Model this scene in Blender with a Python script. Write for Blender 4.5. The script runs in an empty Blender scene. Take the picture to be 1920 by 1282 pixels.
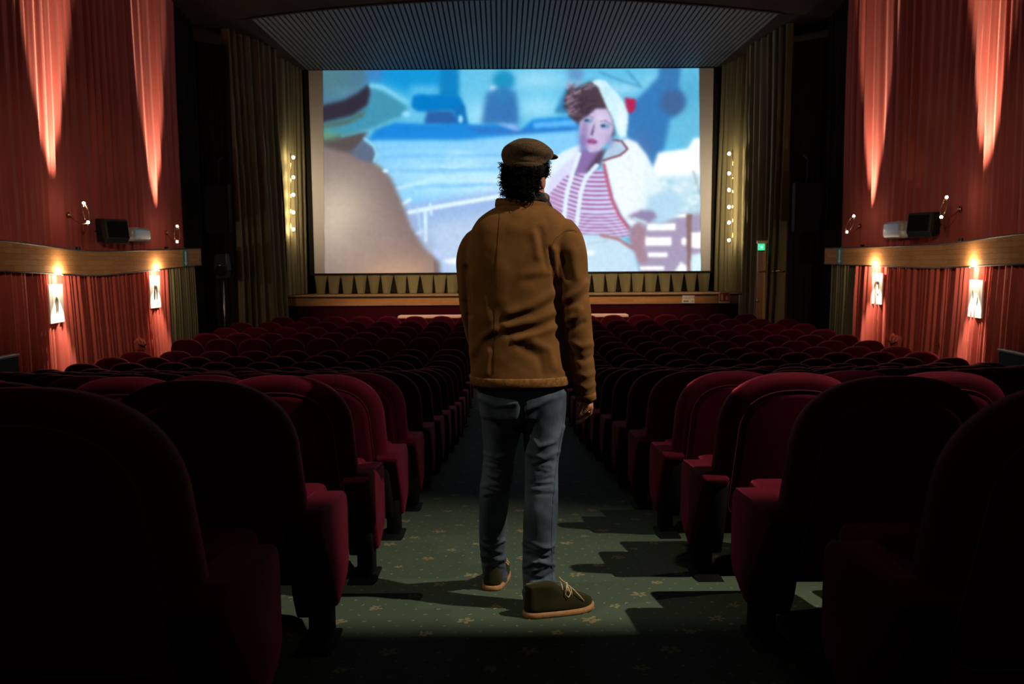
import bpy, bmesh, math, random
import numpy as np
from mathutils import Vector, Matrix, Euler
from mathutils.bvhtree import BVHTree

PI = math.pi
SC = bpy.context.scene
COL = SC.collection

# ------------------------------------------------------------------ camera
W_PX, H_PX, F_PX = 1920.0, 1282.0, 1493.0
CAM = Vector((-0.103, 0.0, 2.21))
PITCH = math.atan(144.0 / F_PX)
cam_data = bpy.data.cameras.new('camera')
cam = bpy.data.objects.new('camera', cam_data)
COL.objects.link(cam)
cam_data.sensor_width = 36.0
cam_data.lens = F_PX / W_PX * 36.0
cam_data.clip_end = 100.0
CAM_M = (Matrix.Translation(CAM) @ Matrix.Rotation(-math.atan(4.0 / F_PX), 4, 'Z')
         @ Matrix.Rotation(PI / 2 - PITCH, 4, 'X') @ Matrix.Rotation(math.radians(-0.38), 4, 'Z'))
cam.matrix_world = CAM_M
cam_data.dof.use_dof = True
cam_data.dof.focus_distance = 2.95
cam_data.dof.aperture_fstop = 6.3
SC.camera = cam

# ------------------------------------------------------------------ colour management, world
SC.view_settings.view_transform = 'Standard'
SC.view_settings.look = 'None'
SC.view_settings.exposure = 0.0
SC.view_settings.gamma = 1.0
SC.view_settings.use_curve_mapping = False
wd = bpy.data.worlds.new('world'); SC.world = wd
wd.use_nodes = True
wd.node_tree.nodes['Background'].inputs[0].default_value = (0.02, 0.016, 0.014, 1)
wd.node_tree.nodes['Background'].inputs[1].default_value = 0.05

# ------------------------------------------------------------------ house lights above the rear stalls, plus added fill lamps
def spot(name, loc, target, watts, col, size, blend, rad):
    d = bpy.data.lights.new(name, 'SPOT'); d.energy = watts; d.color = col
    d.spot_size = size; d.spot_blend = blend; d.shadow_soft_size = rad
    o = bpy.data.objects.new(name, d); COL.objects.link(o)
    o.location = loc
    o.rotation_euler = (Vector(target) - Vector(loc)).to_track_quat('-Z', 'Y').to_euler()
    return o
def point(name, loc, watts, col, rad):
    d = bpy.data.lights.new(name, 'POINT'); d.energy = watts; d.color = col; d.shadow_soft_size = rad
    o = bpy.data.objects.new(name, d); COL.objects.link(o); o.location = loc
    return o
KEY = spot('house_spotlight', (4.7, 1.3, 6.9), (0.05, 2.95, 1.2), 2050, (1.0, 0.87, 0.69), math.radians(32), 1.0, 0.05)
FILL = spot('house_spotlight', (-4.7, 1.3, 6.9), (-0.1, 2.95, 1.2), 300, (1.0, 0.85, 0.62), math.radians(32), 1.0, 0.05)
for sx in (-1, 1):   # stage downlights in the ceiling edge in front of the screen
    spot('stage_downlight', (sx * 2.4, 14.0, 7.4), (sx * 2.3, 20.1, 1.0), 2700, (1.0, 0.76, 0.48), math.radians(40), 1.0, 0.06)
for sx in (-1, 1):   # unseen spots, added to brighten the wooden bands
    spot('band_fill', (-sx * 1.5, -0.8, 4.5), (sx * 6.4, 11.6, 2.85), 1000, (1.0, 0.80, 0.55), math.radians(20), 1.0, 0.12)
point('near_fill', (0.6, -1.2, 4.5), 16, (1.0, 0.82, 0.6), 0.15)  # unseen fill, added to lift the dark near seats and floor

# ------------------------------------------------------------------ projection helpers (used to size and place the real things)
CAM_I = CAM_M.inverted()
CAM_R = CAM_M.to_3x3()
def ray(px, py):
    return CAM_R @ Vector(((px - 960.0) / F_PX, (641.0 - py) / F_PX, -1.0))
def at(px, py, Y):
    r = ray(px, py); return CAM + r * ((Y - CAM.y) / r.y)
def proj(p):
    q = CAM_I @ Vector(p); return (960.0 + F_PX * q.x / -q.z, 641.0 - F_PX * q.y / -q.z)
def zfloor(y):
    a = 1.275 - 0.126 * y
    b = 0.0045 * max(0.0, y - 12.5) ** 2
    k = 0.05; t = (a - b) / k
    return b + k * (t if t > 30 else math.log1p(math.exp(max(-60, t))))
def ground(px, py):
    lo, hi = 0.5, 25.0
    for _ in range(60):
        m = 0.5 * (lo + hi)
        if at(px, py, m).z > zfloor(m): lo = m
        else: hi = m
    return at(px, py, lo)

# ------------------------------------------------------------------ mesh helpers
def mk(name, V, F, mat, parent=None, smooth=True, uv=None):
    me = bpy.data.meshes.new(name)
    off = parent_loc(parent)
    me.from_pydata([(v[0] - off[0], v[1] - off[1], v[2] - off[2]) for v in V], [], F)
    if smooth: me.polygons.foreach_set('use_smooth', [True] * len(me.polygons))
    if uv is not None:
        l = me.uv_layers.new(name='UVMap')
        vi = np.zeros(len(me.loops), dtype=np.int32); me.loops.foreach_get('vertex_index', vi)
        l.data.foreach_set('uv', np.asarray(uv, dtype=np.float32)[vi].ravel())
    me.update()
    if mat is not None: me.materials.append(mat)
    return link(name, me, parent)
def link(name, me, parent=None):
    o = bpy.data.objects.new(name, me); COL.objects.link(o)
    if parent is not None: o.parent = parent
    return o
def parent_loc(p):
    t = Vector((0, 0, 0))
    while p is not None:
        t += Vector(p.location); p = p.parent
    return t
def empty(name, loc):
    o = bpy.data.objects.new(name, None); o.location = loc; o.empty_display_size = 0.1
    COL.objects.link(o); return o
def tag(o, label=None, cat=None, group=None, kind=None):
    if label: o['label'] = label
    if cat: o['category'] = cat
    if group: o['group'] = group
    if kind: o['kind'] = kind
    return o

class MB:
    def __init__(s): s.V = []; s.F = []
    def add(s, V, F):
        n = len(s.V); s.V += [tuple(v) for v in V]; s.F += [tuple(i + n for i in f) for f in F]; return s
    def box(s, c, h, R=None, bev=0.0, seg=2):
        V, F = boxmesh(h, bev, seg)
        V = [Vector(v) for v in V]
        if R is not None: V = [R @ v for v in V]
        c = Vector(c)
        return s.add([v + c for v in V], F)
    def tube(s, pts, r, n=8, closed=False):
        return s.add(*tubemesh(pts, r, n, closed))
    def ell(s, c, r, R=None, nu=16, nv=10):
        V, F = ellmesh(r, nu, nv)
        V = [Vector(v) for v in V]
        if R is not None: V = [R @ v for v in V]
        c = Vector(c)
        return s.add([v + c for v in V], F)
    def loft(s, rings, cap=True, closed=False):
        return s.add(*loftmesh(rings, cap, closed))
    def build(s, name, mat, parent=None, smooth=True): return mk(name, s.V, s.F, mat, parent, smooth)

def boxmesh(h, bev=0.0, seg=2):
    bm = bmesh.new()
    bmesh.ops.create_cube(bm, size=2.0)
    for v in bm.verts: v.co = Vector((v.co.x * h[0], v.co.y * h[1], v.co.z * h[2]))
    if bev > 0:
        bmesh.ops.bevel(bm, geom=list(bm.edges), offset=bev, segments=seg, profile=0.5, affect='EDGES')
    bm.verts.ensure_lookup_table(); bm.verts.index_update()
    V = [tuple(v.co) for v in bm.verts]; F = [tuple(v.index for v in f.verts) for f in bm.faces]
    bm.free(); return V, F
def ellmesh(r, nu=16, nv=10):
    V = [(0, 0, r[2])]
    for j in range(1, nv):
        a = PI * j / nv
        for i in range(nu):
            b = 2 * PI * i / nu
            V.append((r[0] * math.sin(a) * math.cos(b), r[1] * math.sin(a) * math.sin(b), r[2] * math.cos(a)))
    V.append((0, 0, -r[2])); n = len(V) - 1
    F = [(0, 1 + i, 1 + (i + 1) % nu) for i in range(nu)]
    for j in range(nv - 2):
        for i in range(nu):
            a = 1 + j * nu + i; b = 1 + j * nu + (i + 1) % nu
            F.append((a, a + nu, b + nu, b))
    o = 1 + (nv - 2) * nu
    F += [(o + i, n, o + (i + 1) % nu) for i in range(nu)]
    return V, F
def tubemesh(pts, r, n=8, closed=False):
    P = [Vector(p) for p in pts]; m = len(P)
    rr = r if isinstance(r, (list, tuple)) else [r] * m
    V = []; up = Vector((0, 0, 1)); prev = None
    for i in range(m):
        a = P[(i - 1) % m] if (closed or i > 0) else P[i]
        b = P[(i + 1) % m] if (closed or i < m - 1) else P[i]
        t = (b - a).normalized()
        if prev is None:
            ref = up if abs(t.z) < 0.95 else Vector((1, 0, 0)); x = t.cross(ref).normalized()
        else:
            x = (prev - t * prev.dot(t))
            x = x.normalized() if x.length > 1e-6 else t.orthogonal().normalized()
        prev = x; y = t.cross(x)
        for k in range(n):
            c = 2 * PI * k / n
            V.append(P[i] + (x * math.cos(c) + y * math.sin(c)) * rr[i])
    F = []
    for i in range(m if closed else m - 1):
        j = (i + 1) % m
        for k in range(n):
            F.append((i * n + k, i * n + (k + 1) % n, j * n + (k + 1) % n, j * n + k))
    if not closed:
        F.append(tuple(range(n))[::-1]); F.append(tuple((m - 1) * n + k for k in range(n)))
    return V, F
def loftmesh(rings, cap=True, closed=False):
    n = len(rings[0]); V = [v for r in rings for v in r]; F = []; m = len(rings)
    for i in range(m if closed else m - 1):
        j = (i + 1) % m
        for k in range(n):
            F.append((i * n + k, i * n + (k + 1) % n, j * n + (k + 1) % n, j * n + k))
    if cap and not closed:
        F.append(tuple(range(n))[::-1]); F.append(tuple((m - 1) * n + k for k in range(n)))
    return V, F
def sellipse(c, a, b, n=36, e=2.3, rot=0.0):
    out = []
    for k in range(n):
        t = 2 * PI * k / n; ct, st = math.cos(t), math.sin(t)
        x = a * math.copysign(abs(ct) ** (2 / e), ct); y = b * math.copysign(abs(st) ** (2 / e), st)
        out.append(Vector((c[0] + x * math.cos(rot) - y * math.sin(rot), c[1] + x * math.sin(rot) + y * math.cos(rot), c[2])))
    return out
def prism(poly, ax, lo, hi, bev=0.0, seg=2):
    """extrude a polygon (2D list) along axis ax (0=x,1=y,2=z)"""
    bm = bmesh.new()
    def p3(a, b, t):
        return {0: (t, a, b), 1: (a, t, b), 2: (a, b, t)}[ax]
    A = [bm.verts.new(p3(a, b, lo)) for a, b in poly]; B = [bm.verts.new(p3(a, b, hi)) for a, b in poly]
    n = len(poly)
    bm.faces.new(A[::-1]); bm.faces.new(B)
    for i in range(n): bm.faces.new((A[i], A[(i + 1) % n], B[(i + 1) % n], B[i]))
    bmesh.ops.recalc_face_normals(bm, faces=list(bm.faces))
    if bev > 0: bmesh.ops.bevel(bm, geom=list(bm.edges), offset=bev, segments=seg, profile=0.5, affect='EDGES', clamp_overlap=True)
    bm.verts.index_update()
    V = [tuple(v.co) for v in bm.verts]; F = [tuple(v.index for v in f.verts) for f in bm.faces]
    bm.free(); return V, F
def fuse(mb, voxel, smooth_it=6, smooth_f=0.5):
    """join overlapping closed shapes into one continuous surface"""
    me = bpy.data.meshes.new('tmp'); me.from_pydata([tuple(v) for v in mb.V], [], mb.F); me.update()
    bm = bmesh.new(); bm.from_mesh(me); bmesh.ops.recalc_face_normals(bm, faces=list(bm.faces)); bm.to_mesh(me); bm.free()
    o = bpy.data.objects.new('tmp', me); COL.objects.link(o)
    m = o.modifiers.new('r', 'REMESH'); m.mode = 'VOXEL'; m.voxel_size = voxel; m.use_smooth_shade = True
    s = o.modifiers.new('s', 'SMOOTH'); s.factor = smooth_f; s.iterations = smooth_it
    dg = bpy.context.evaluated_depsgraph_get(); dg.update()
    ev = o.evaluated_get(dg)
    out = bpy.data.meshes.new_from_object(ev)
    bpy.data.objects.remove(o); bpy.data.meshes.remove(me)
    return out
def put(name, me, mat, parent):
    off = parent_loc(parent)
    me.transform(Matrix.Translation(-off)); me.materials.clear(); me.materials.append(mat)
    me.polygons.foreach_set('use_smooth', [True] * len(me.polygons)); me.name = name
    return link(name, me, parent)

# ------------------------------------------------------------------ materials
def s2l(c):
    return tuple((x / 12.92 if x <= 0.04045 else ((x + 0.055) / 1.055) ** 2.4) for x in c)
def rgb(r, g, b): return s2l((r / 255.0, g / 255.0, b / 255.0))
class NT:
    def __init__(s, m): s.t = m.node_tree; s.n = s.t.nodes; s.l = s.t.links
    def node(s, typ, **kw):
        x = s.n.new(typ)
        for k, v in kw.items(): setattr(x, k, v)
        return x
    def lk(s, a, b): s.l.new(a, b)
    def math(s, op, a, b=None, c=None):
        x = s.n.new('ShaderNodeMath'); x.operation = op
        for i, v in enumerate((a, b, c)):
            if v is None: continue
            if isinstance(v, (int, float)): x.inputs[i].default_value = v
            else: s.l.new(v, x.inputs[i])
        return x.outputs[0]
    def mix(s, f, a, b):
        x = s.n.new('ShaderNodeMix'); x.data_type = 'RGBA'
        for i, v in ((0, f), (6, a), (7, b)):
            if isinstance(v, (int, float)): x.inputs[i].default_value = v
            elif isinstance(v, tuple): x.inputs[i].default_value = (*v, 1)
            else: s.l.new(v, x.inputs[i])
        return x.outputs[2]
def mat(name, col, rough=0.7, metal=0.0, spec=0.3, sheen=0.0, sheen_tint=None, sheen_rough=0.4, noise=None, bump=None, emit=None, coord='Object', trans=0.0):
    m = bpy.data.materials.new(name); m.use_nodes = True
    t = NT(m); b = t.n['Principled BSDF']
    b.inputs['Base Color'].default_value = (*col, 1)
    b.inputs['Roughness'].default_value = rough; b.inputs['Metallic'].default_value = metal
    b.inputs['Specular IOR Level'].default_value = spec
    b.inputs['Transmission Weight'].default_value = trans
    if sheen:
        b.inputs['Sheen Weight'].default_value = sheen; b.inputs['Sheen Roughness'].default_value = sheen_rough
        b.inputs['Sheen Tint'].default_value = (*(sheen_tint or (1, 1, 1)), 1)
    if noise or bump:
        tc = t.node('ShaderNodeTexCoord')
    if noise:
        sc, col2, lo, hi = noise[:4]
        mp = t.node('ShaderNodeMapping'); t.lk(tc.outputs[coord], mp.inputs[0])
        if len(noise) > 4: mp.inputs['Scale'].default_value = noise[4]
        nz = t.node('ShaderNodeTexNoise'); nz.inputs['Scale'].default_value = sc; nz.inputs['Detail'].default_value = 4
        t.lk(mp.outputs[0], nz.inputs['Vector'])
        mr = t.node('ShaderNodeMapRange'); mr.inputs[1].default_value = lo; mr.inputs[2].default_value = hi
        t.lk(nz.outputs[0], mr.inputs[0])
        t.lk(t.mix(mr.outputs[0], col, col2), b.inputs['Base Color'])
    if bump:
        sc, st, dist = bump[:3]
        mp = t.node('ShaderNodeMapping'); t.lk(tc.outputs[coord], mp.inputs[0])
        if len(bump) > 3: mp.inputs['Scale'].default_value = bump[3]
        nz = t.node('ShaderNodeTexNoise'); nz.inputs['Scale'].default_value = sc; nz.inputs['Detail'].default_value = 3
        t.lk(mp.outputs[0], nz.inputs['Vector'])
        bp = t.node('ShaderNodeBump'); bp.inputs['Strength'].default_value = st; bp.inputs['Distance'].default_value = dist
        t.lk(nz.outputs[0], bp.inputs['Height']); t.lk(bp.outputs[0], b.inputs['Normal'])
    if emit:
        b.inputs['Emission Color'].default_value = (*emit[0], 1); b.inputs['Emission Strength'].default_value = emit[1]
    return m

M = {}
M['velvet'] = mat('velvet', (0.064, 0.0025, 0.0088), 0.85, spec=0.08, sheen=0.32, sheen_tint=(1.0, 0.09, 0.17), sheen_rough=0.35,
                  noise=(9, (0.048, 0.0018, 0.0064), 0.35, 0.7), bump=(260, 0.25, 0.002))
M['velvet_panel'] = mat('velvet_panel', (0.052, 0.0020, 0.0070), 0.9, spec=0.06, sheen=0.22, sheen_tint=(1.0, 0.09, 0.17), sheen_rough=0.35,
                  noise=(7, (0.05, 0.002, 0.006), 0.35, 0.7), bump=(240, 0.25, 0.002))
M['piping'] = mat('piping', (0.09, 0.005, 0.013), 0.8, spec=0.1, sheen=0.3, sheen_tint=(1.0, 0.2, 0.25))
M['black_steel'] = mat('black_steel', (0.006, 0.006, 0.007), 0.6, spec=0.2, bump=(300, 0.1, 0.001))
M['foot_steel'] = mat('foot_steel', (0.005, 0.005, 0.005), 0.8, spec=0.06)
M['black_plastic'] = mat('black_plastic', (0.006, 0.0065, 0.007), 0.7, spec=0.15)
M['speaker_box'] = mat('speaker_box', (0.018, 0.02, 0.023), 0.55, spec=0.3, noise=(60, (0.014, 0.016, 0.018), 0.4, 0.6))
M['speaker_cloth'] = mat('speaker_cloth', (0.006, 0.0065, 0.008), 0.95, spec=0.05, bump=(400, 0.4, 0.002))
M['red_curtain'] = mat('red_curtain', (0.50, 0.105, 0.080), 0.9, spec=0.05, sheen=0.15, sheen_tint=(1, .5, .4),
                       noise=(3, (0.40, 0.078, 0.058), 0.35, 0.7, (1, 1, 0.15)), bump=(180, 0.15, 0.002))
M['green_curtain'] = mat('green_curtain', (0.195, 0.168, 0.086), 0.9, spec=0.05, sheen=0.2, sheen_tint=(1, .9, .6),
                         noise=(3, (0.145, 0.125, 0.064), 0.35, 0.7, (1, 1, 0.15)), bump=(180, 0.15, 0.002))
M['black_curtain'] = mat('black_curtain', (0.018, 0.015, 0.011), 0.95, spec=0.03, bump=(150, 0.2, 0.002))
M['red_drape'] = mat('red_drape', (0.03, 0.002, 0.005), 0.95, spec=0.05, bump=(150, 0.2, 0.002))
M['dark_plaster'] = mat('dark_plaster', (0.03, 0.022, 0.017), 0.95, spec=0.05, bump=(30, 0.2, 0.004))
M['dark_red_wall'] = mat('dark_red_wall', (0.05, 0.01, 0.009), 0.95, spec=0.05, bump=(30, 0.2, 0.004))
M['soffit_slat'] = mat('soffit_slat', (0.085, 0.088, 0.092), 0.6, spec=0.3, noise=(20, (0.06, 0.062, 0.066), 0.4, 0.65))
M['soffit_back'] = mat('soffit_back', (0.02, 0.02, 0.02), 0.9, spec=0.1)
M['ceiling_panel'] = mat('ceiling_panel', (0.036, 0.027, 0.021), 0.85, spec=0.08, noise=(2, (0.028, 0.021, 0.017), 0.4, 0.6))
M['brass'] = mat('brass', (0.45, 0.30, 0.12), 0.25, metal=1.0)
M['chrome'] = mat('chrome', (0.35, 0.35, 0.35), 0.35, metal=1.0)
M['bulb'] = mat('bulb', (1, .9, .7), 0.3, emit=((1.0, 0.80, 0.52), 380.0))
M['bulb_white'] = mat('bulb_white', (1, .95, .9), 0.3, emit=((1.0, 0.84, 0.62), 80.0))
M['lamp_cover'] = mat('lamp_cover', (0.55, 0.54, 0.52), 0.25, spec=0.5)
M['frame_white'] = mat('frame_white', (0.75, 0.73, 0.70), 0.5, spec=0.3)
M['ink'] = mat('ink', (0.016, 0.016, 0.014), 0.6)
M['ink_mid'] = mat('ink_mid', (0.05, 0.047, 0.04), 0.6)
M['sign_white'] = mat('sign_white', (0.62, 0.57, 0.52), 0.5)
M['sign_red'] = mat('sign_red', (0.42, 0.03, 0.03), 0.5)
M['sign_green'] = mat('sign_green', (0.0, 0.13, 0.06), 0.5)
M['exit_lit'] = mat('exit_lit', (0.0, 0.3, 0.15), 0.4, emit=((0.03, 0.62, 0.30), 1.4))
M['exit_lit_mark'] = mat('exit_lit_mark', (0.6, 1, 0.8), 0.4, emit=((0.55, 1.0, 0.75), 1.3))
M['grey_panel'] = mat('grey_panel', (0.36, 0.34, 0.32), 0.55)
M['door_wood'] = mat('door_wood', (0.36, 0.14, 0.045), 0.45, spec=0.35, noise=(4, (0.25, 0.09, 0.03), 0.3, 0.7, (3, 3, 0.3)))
M['door_edge'] = mat('door_edge', (0.70, 0.34, 0.12), 0.5, noise=(4, (0.55, 0.25, 0.08), 0.3, 0.7, (3, 3, 0.3)))
M['cream_cloth'] = mat('cream_cloth', (0.62, 0.36, 0.28), 0.8)
M['basket'] = mat('basket', (0.22, 0.08, 0.06), 0.9)
M['box_top'] = mat('box_top', (0.16, 0.15, 0.14), 0.6)
M['skin'] = mat('skin', (0.46, 0.20, 0.115), 0.55, spec=0.3, noise=(40, (0.38, 0.145, 0.085), 0.4, 0.65), bump=(120, 0.2, 0.002))
M['hair'] = mat('hair', (0.005, 0.0042, 0.004), 0.8, spec=0.08)
M['canvas'] = mat('canvas', (0.195, 0.088, 0.025), 0.85, spec=0.12, sheen=0.1, sheen_tint=(1, .7, .4),
                  noise=(14, (0.140, 0.061, 0.017), 0.35, 0.68), bump=(420, 0.35, 0.0015))
M['canvas_seam'] = mat('canvas_seam', (0.075, 0.032, 0.010), 0.9, spec=0.1)
M['canvas_hem'] = mat('canvas_hem', (0.27, 0.13, 0.038), 0.85, spec=0.12, noise=(70, (0.16, 0.07, 0.02), 0.35, 0.65), bump=(300, 0.35, 0.0015))
M['denim'] = mat('denim', (0.105, 0.142, 0.188), 0.9, spec=0.1, noise=(11, (0.040, 0.055, 0.078), 0.32, 0.66, (1, 1, 0.6)), bump=(500, 0.4, 0.0012, (1, 1, .3)))
M['denim_cuff'] = mat('denim_cuff', (0.10, 0.11, 0.12), 0.9, spec=0.1, noise=(90, (0.035, 0.04, 0.05), 0.4, 0.6))
M['suede'] = mat('suede', (0.026, 0.024, 0.009), 0.95, spec=0.08, sheen=0.15, sheen_tint=(.7, .7, .4), noise=(25, (0.018, 0.017, 0.007), 0.35, 0.65), bump=(300, 0.3, 0.001))
M['crepe'] = mat('crepe', (0.40, 0.20, 0.09), 0.8, noise=(60, (0.33, 0.16, 0.07), 0.4, 0.6))
M['lace'] = mat('lace', (0.62, 0.47, 0.27), 0.8)
M['tweed'] = mat('tweed', (0.115, 0.068, 0.038), 0.95, spec=0.08, sheen=0.15, sheen_tint=(1, .8, .6), noise=(160, (0.065, 0.04, 0.024), 0.4, 0.6), bump=(300, 0.5, 0.0015))
M['scarf'] = mat('scarf', (0.02, 0.018, 0.02), 0.95, noise=(35, (0.14, 0.09, 0.06), 0.52, 0.6))
M['gold'] = mat('gold', (0.8, 0.55, 0.2), 0.25, metal=1.0)
M['eye'] = mat('eye', (0.6, 0.58, 0.55), 0.3)

def parquet(name, c1, c2, bw, bh, uv=True, rough=0.5, spec=0.3):
    m = bpy.data.materials.new(name); m.use_nodes = True
    t = NT(m); b = t.n['Principled BSDF']
    tc = t.node('ShaderNodeTexCoord')
    br = t.node('ShaderNodeTexBrick'); br.offset = 0.5
    br.inputs['Color1'].default_value = (*c1, 1); br.inputs['Color2'].default_value = (*c2, 1)
    br.inputs['Mortar'].default_value = (*(x * 0.45 for x in c2), 1)
    br.inputs['Scale'].default_value = 1.0; br.inputs['Mortar Size'].default_value = 0.0018
    br.inputs['Brick Width'].default_value = bw; br.inputs['Row Height'].default_value = bh; br.inputs['Bias'].default_value = -0.1
    t.lk(tc.outputs['UV' if uv else 'Object'], br.inputs['Vector'])
    mp = t.node('ShaderNodeMapping'); mp.inputs['Scale'].default_value = (2, 25, 25)
    t.lk(tc.outputs['UV' if uv else 'Object'], mp.inputs[0])
    nz = t.node('ShaderNodeTexNoise'); nz.inputs['Scale'].default_value = 3; nz.inputs['Detail'].default_value = 4
    t.lk(mp.outputs[0], nz.inputs['Vector'])
    mr = t.node('ShaderNodeMapRange'); mr.inputs[1].default_value = 0.35; mr.inputs[2].default_value = 0.7; mr.inputs[3].default_value = 0; mr.inputs[4].default_value = 0.45
    t.lk(nz.outputs[0], mr.inputs[0])
    t.lk(t.mix(mr.outputs[0], br.outputs[0], tuple(x * 0.6 for x in c2)), b.inputs['Base Color'])
    b.inputs['Roughness'].default_value = rough; b.inputs['Specular IOR Level'].default_value = spec
    return m
M['band_wood'] = parquet('band_wood', (0.64, 0.31, 0.115), (0.50, 0.225, 0.078), 0.42, 0.075, rough=0.9, spec=0.03)
M['stage_wood'] = parquet('stage_wood', (0.40, 0.21, 0.09), (0.30, 0.15, 0.06), 0.5, 0.09, rough=0.32)
M['fascia_wood'] = parquet('fascia_wood', (0.42, 0.19, 0.07), (0.33, 0.14, 0.05), 0.6, 0.075)

def carpet():
    m = bpy.data.materials.new('carpet'); m.use_nodes = True
    t = NT(m); b = t.n['Principled BSDF']
    tc = t.node('ShaderNodeTexCoord')
    sep = t.node('ShaderNodeSeparateXYZ'); t.lk(tc.outputs['Object'], sep.inputs[0])
    nz = t.node('ShaderNodeTexNoise'); nz.inputs['Scale'].default_value = 38; nz.inputs['Detail'].default_value = 2
    t.lk(tc.outputs['Object'], nz.inputs['Vector'])
    sc = t.node('ShaderNodeSeparateColor'); t.lk(nz.outputs['Color'], sc.inputs[0])
    X = t.math('ADD', sep.outputs[0], t.math('MULTIPLY', t.math('SUBTRACT', sc.outputs[0], 0.5), 0.040))
    Y = t.math('ADD', sep.outputs[1], t.math('MULTIPLY', t.math('SUBTRACT', sc.outputs[1], 0.5), 0.040))
    def cell(px, py, ox, oy):
        u = t.math('MULTIPLY', t.math('SUBTRACT', t.math('FRACT', t.math('ADD', t.math('DIVIDE', X, px), ox)), 0.5), px)
        v = t.math('MULTIPLY', t.math('SUBTRACT', t.math('FRACT', t.math('ADD', t.math('DIVIDE', Y, py), oy)), 0.5), py)
        return u, v
    def dot(px, py, ox, oy, r):
        u, v = cell(px, py, ox, oy)
        d = t.math('SQRT', t.math('ADD', t.math('MULTIPLY', u, u), t.math('MULTIPLY', v, v)))
        return t.math('LESS_THAN', d, r)
    def flower(px, py, ox, oy, r, twist):
        u, v = cell(px, py, ox, oy)
        d = t.math('SQRT', t.math('ADD', t.math('MULTIPLY', u, u), t.math('MULTIPLY', v, v)))
        th = t.math('ARCTAN2', v, u)
        pet = t.math('ABSOLUTE', t.math('COSINE', t.math('ADD', t.math('MULTIPLY', th, 2.5), twist)))
        rr = t.math('MULTIPLY', t.math('ADD', t.math('MULTIPLY', pet, 0.75), 0.25), r)
        ins = t.math('LESS_THAN', d, rr)
        hole = t.math('GREATER_THAN', d, r * 0.22)
        return t.math('MULTIPLY', ins, hole)
    dots = t.math('MAXIMUM', dot(0.085, 0.13, 0, 0, 0.0048), dot(0.085, 0.13, 0.5, 0.5, 0.0048))
    fl = t.math('MAXIMUM', flower(0.46, 0.62, 0.1, 0.0, 0.036, 0.3), flower(0.46, 0.62, 0.6, 0.5, 0.036, 1.1))
    fl = t.math('MAXIMUM', fl, t.math('MAXIMUM', flower(0.46, 0.62, 0.38, 0.22, 0.026, 0.0), flower(0.46, 0.62, 0.86, 0.74, 0.026, 0.8)))
    n2 = t.node('ShaderNodeTexNoise'); n2.inputs['Scale'].default_value = 2.2; n2.inputs['Detail'].default_value = 5
    t.lk(tc.outputs['Object'], n2.inputs['Vector'])
    n3 = t.node('ShaderNodeTexNoise'); n3.inputs['Scale'].default_value = 320; n3.inputs['Detail'].default_value = 2
    t.lk(tc.outputs['Object'], n3.inputs['Vector'])
    base = t.mix(n2.outputs[0], (0.062, 0.092, 0.064), (0.088, 0.118, 0.082))
    base = t.mix(t.math('MULTIPLY', n3.outputs[0], 0.5), base, (0.045, 0.068, 0.042))
    c = t.mix(t.math('MULTIPLY', dots, 0.65), base, (0.30, 0.28, 0.16))
    c = t.mix(t.math('MULTIPLY', fl, 0.6), c, (0.34, 0.27, 0.13))
    t.lk(c, b.inputs['Base Color'])
    b.inputs['Roughness'].default_value = 0.95; b.inputs['Specular IOR Level'].default_value = 0.08
    bp = t.node('ShaderNodeBump'); bp.inputs['Strength'].default_value = 0.5; bp.inputs['Distance'].default_value = 0.003
    t.lk(n3.outputs[0], bp.inputs['Height']); t.lk(bp.outputs[0], b.inputs['Normal'])
    return m
M['carpet'] = carpet()

# ------------------------------------------------------------------ room shell
def shell():
    # raked carpeted floor, a slab following the parabolic rake
    ys = [-4 + 0.25 * i for i in range(0, 105)]
    V = []; F = []
    for y in ys:
        z = zfloor(y)
        V += [(-8.2, y, z), (8.2, y, z), (8.2, y, -0.5), (-8.2, y, -0.5)]
    for i in range(len(ys) - 1):
        a = 4 * i; b = a + 4
        F += [(a, a + 1, b + 1, b), (a + 1, a + 2, b + 2, b + 1), (a + 2, a + 3, b + 3, b + 2), (a + 3, a, b, b + 3)]
    F += [(0, 3, 2, 1), (b, b + 1, b + 2, b + 3)]
    tag(mk('floor', V, F, M['carpet'], smooth=False), 'green carpet strewn with small yellow flowers and dots', kind='structure')
    def wall(name, c, h, m): return tag(MB().box(c, h).build(name, m, smooth=False), kind='structure')
    wall('wall_left', (-8.0, 9.0, 3.6), (0.15, 13.6, 4.2), M['dark_red_wall'])
    wall('wall_right', (8.0, 9.0, 3.6), (0.15, 13.6, 4.2), M['dark_red_wall'])
    wall('wall_back', (0, -4.2, 3.6), (8.1, 0.15, 4.2), M['dark_red_wall'])
    wall('wall_front', (0, 22.4, 3.6), (8.1, 0.15, 4.2), M['black_curtain'])
    # unseen balcony slab, added to keep the house spot off the near floor
    wall('shade_slab', (0, -1.254, 5.0), (7.8, 2.974, 0.14), M['dark_plaster'])
shell()

YS = 21.4                       # screen plane
YF = 20.0                       # stage front
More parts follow.
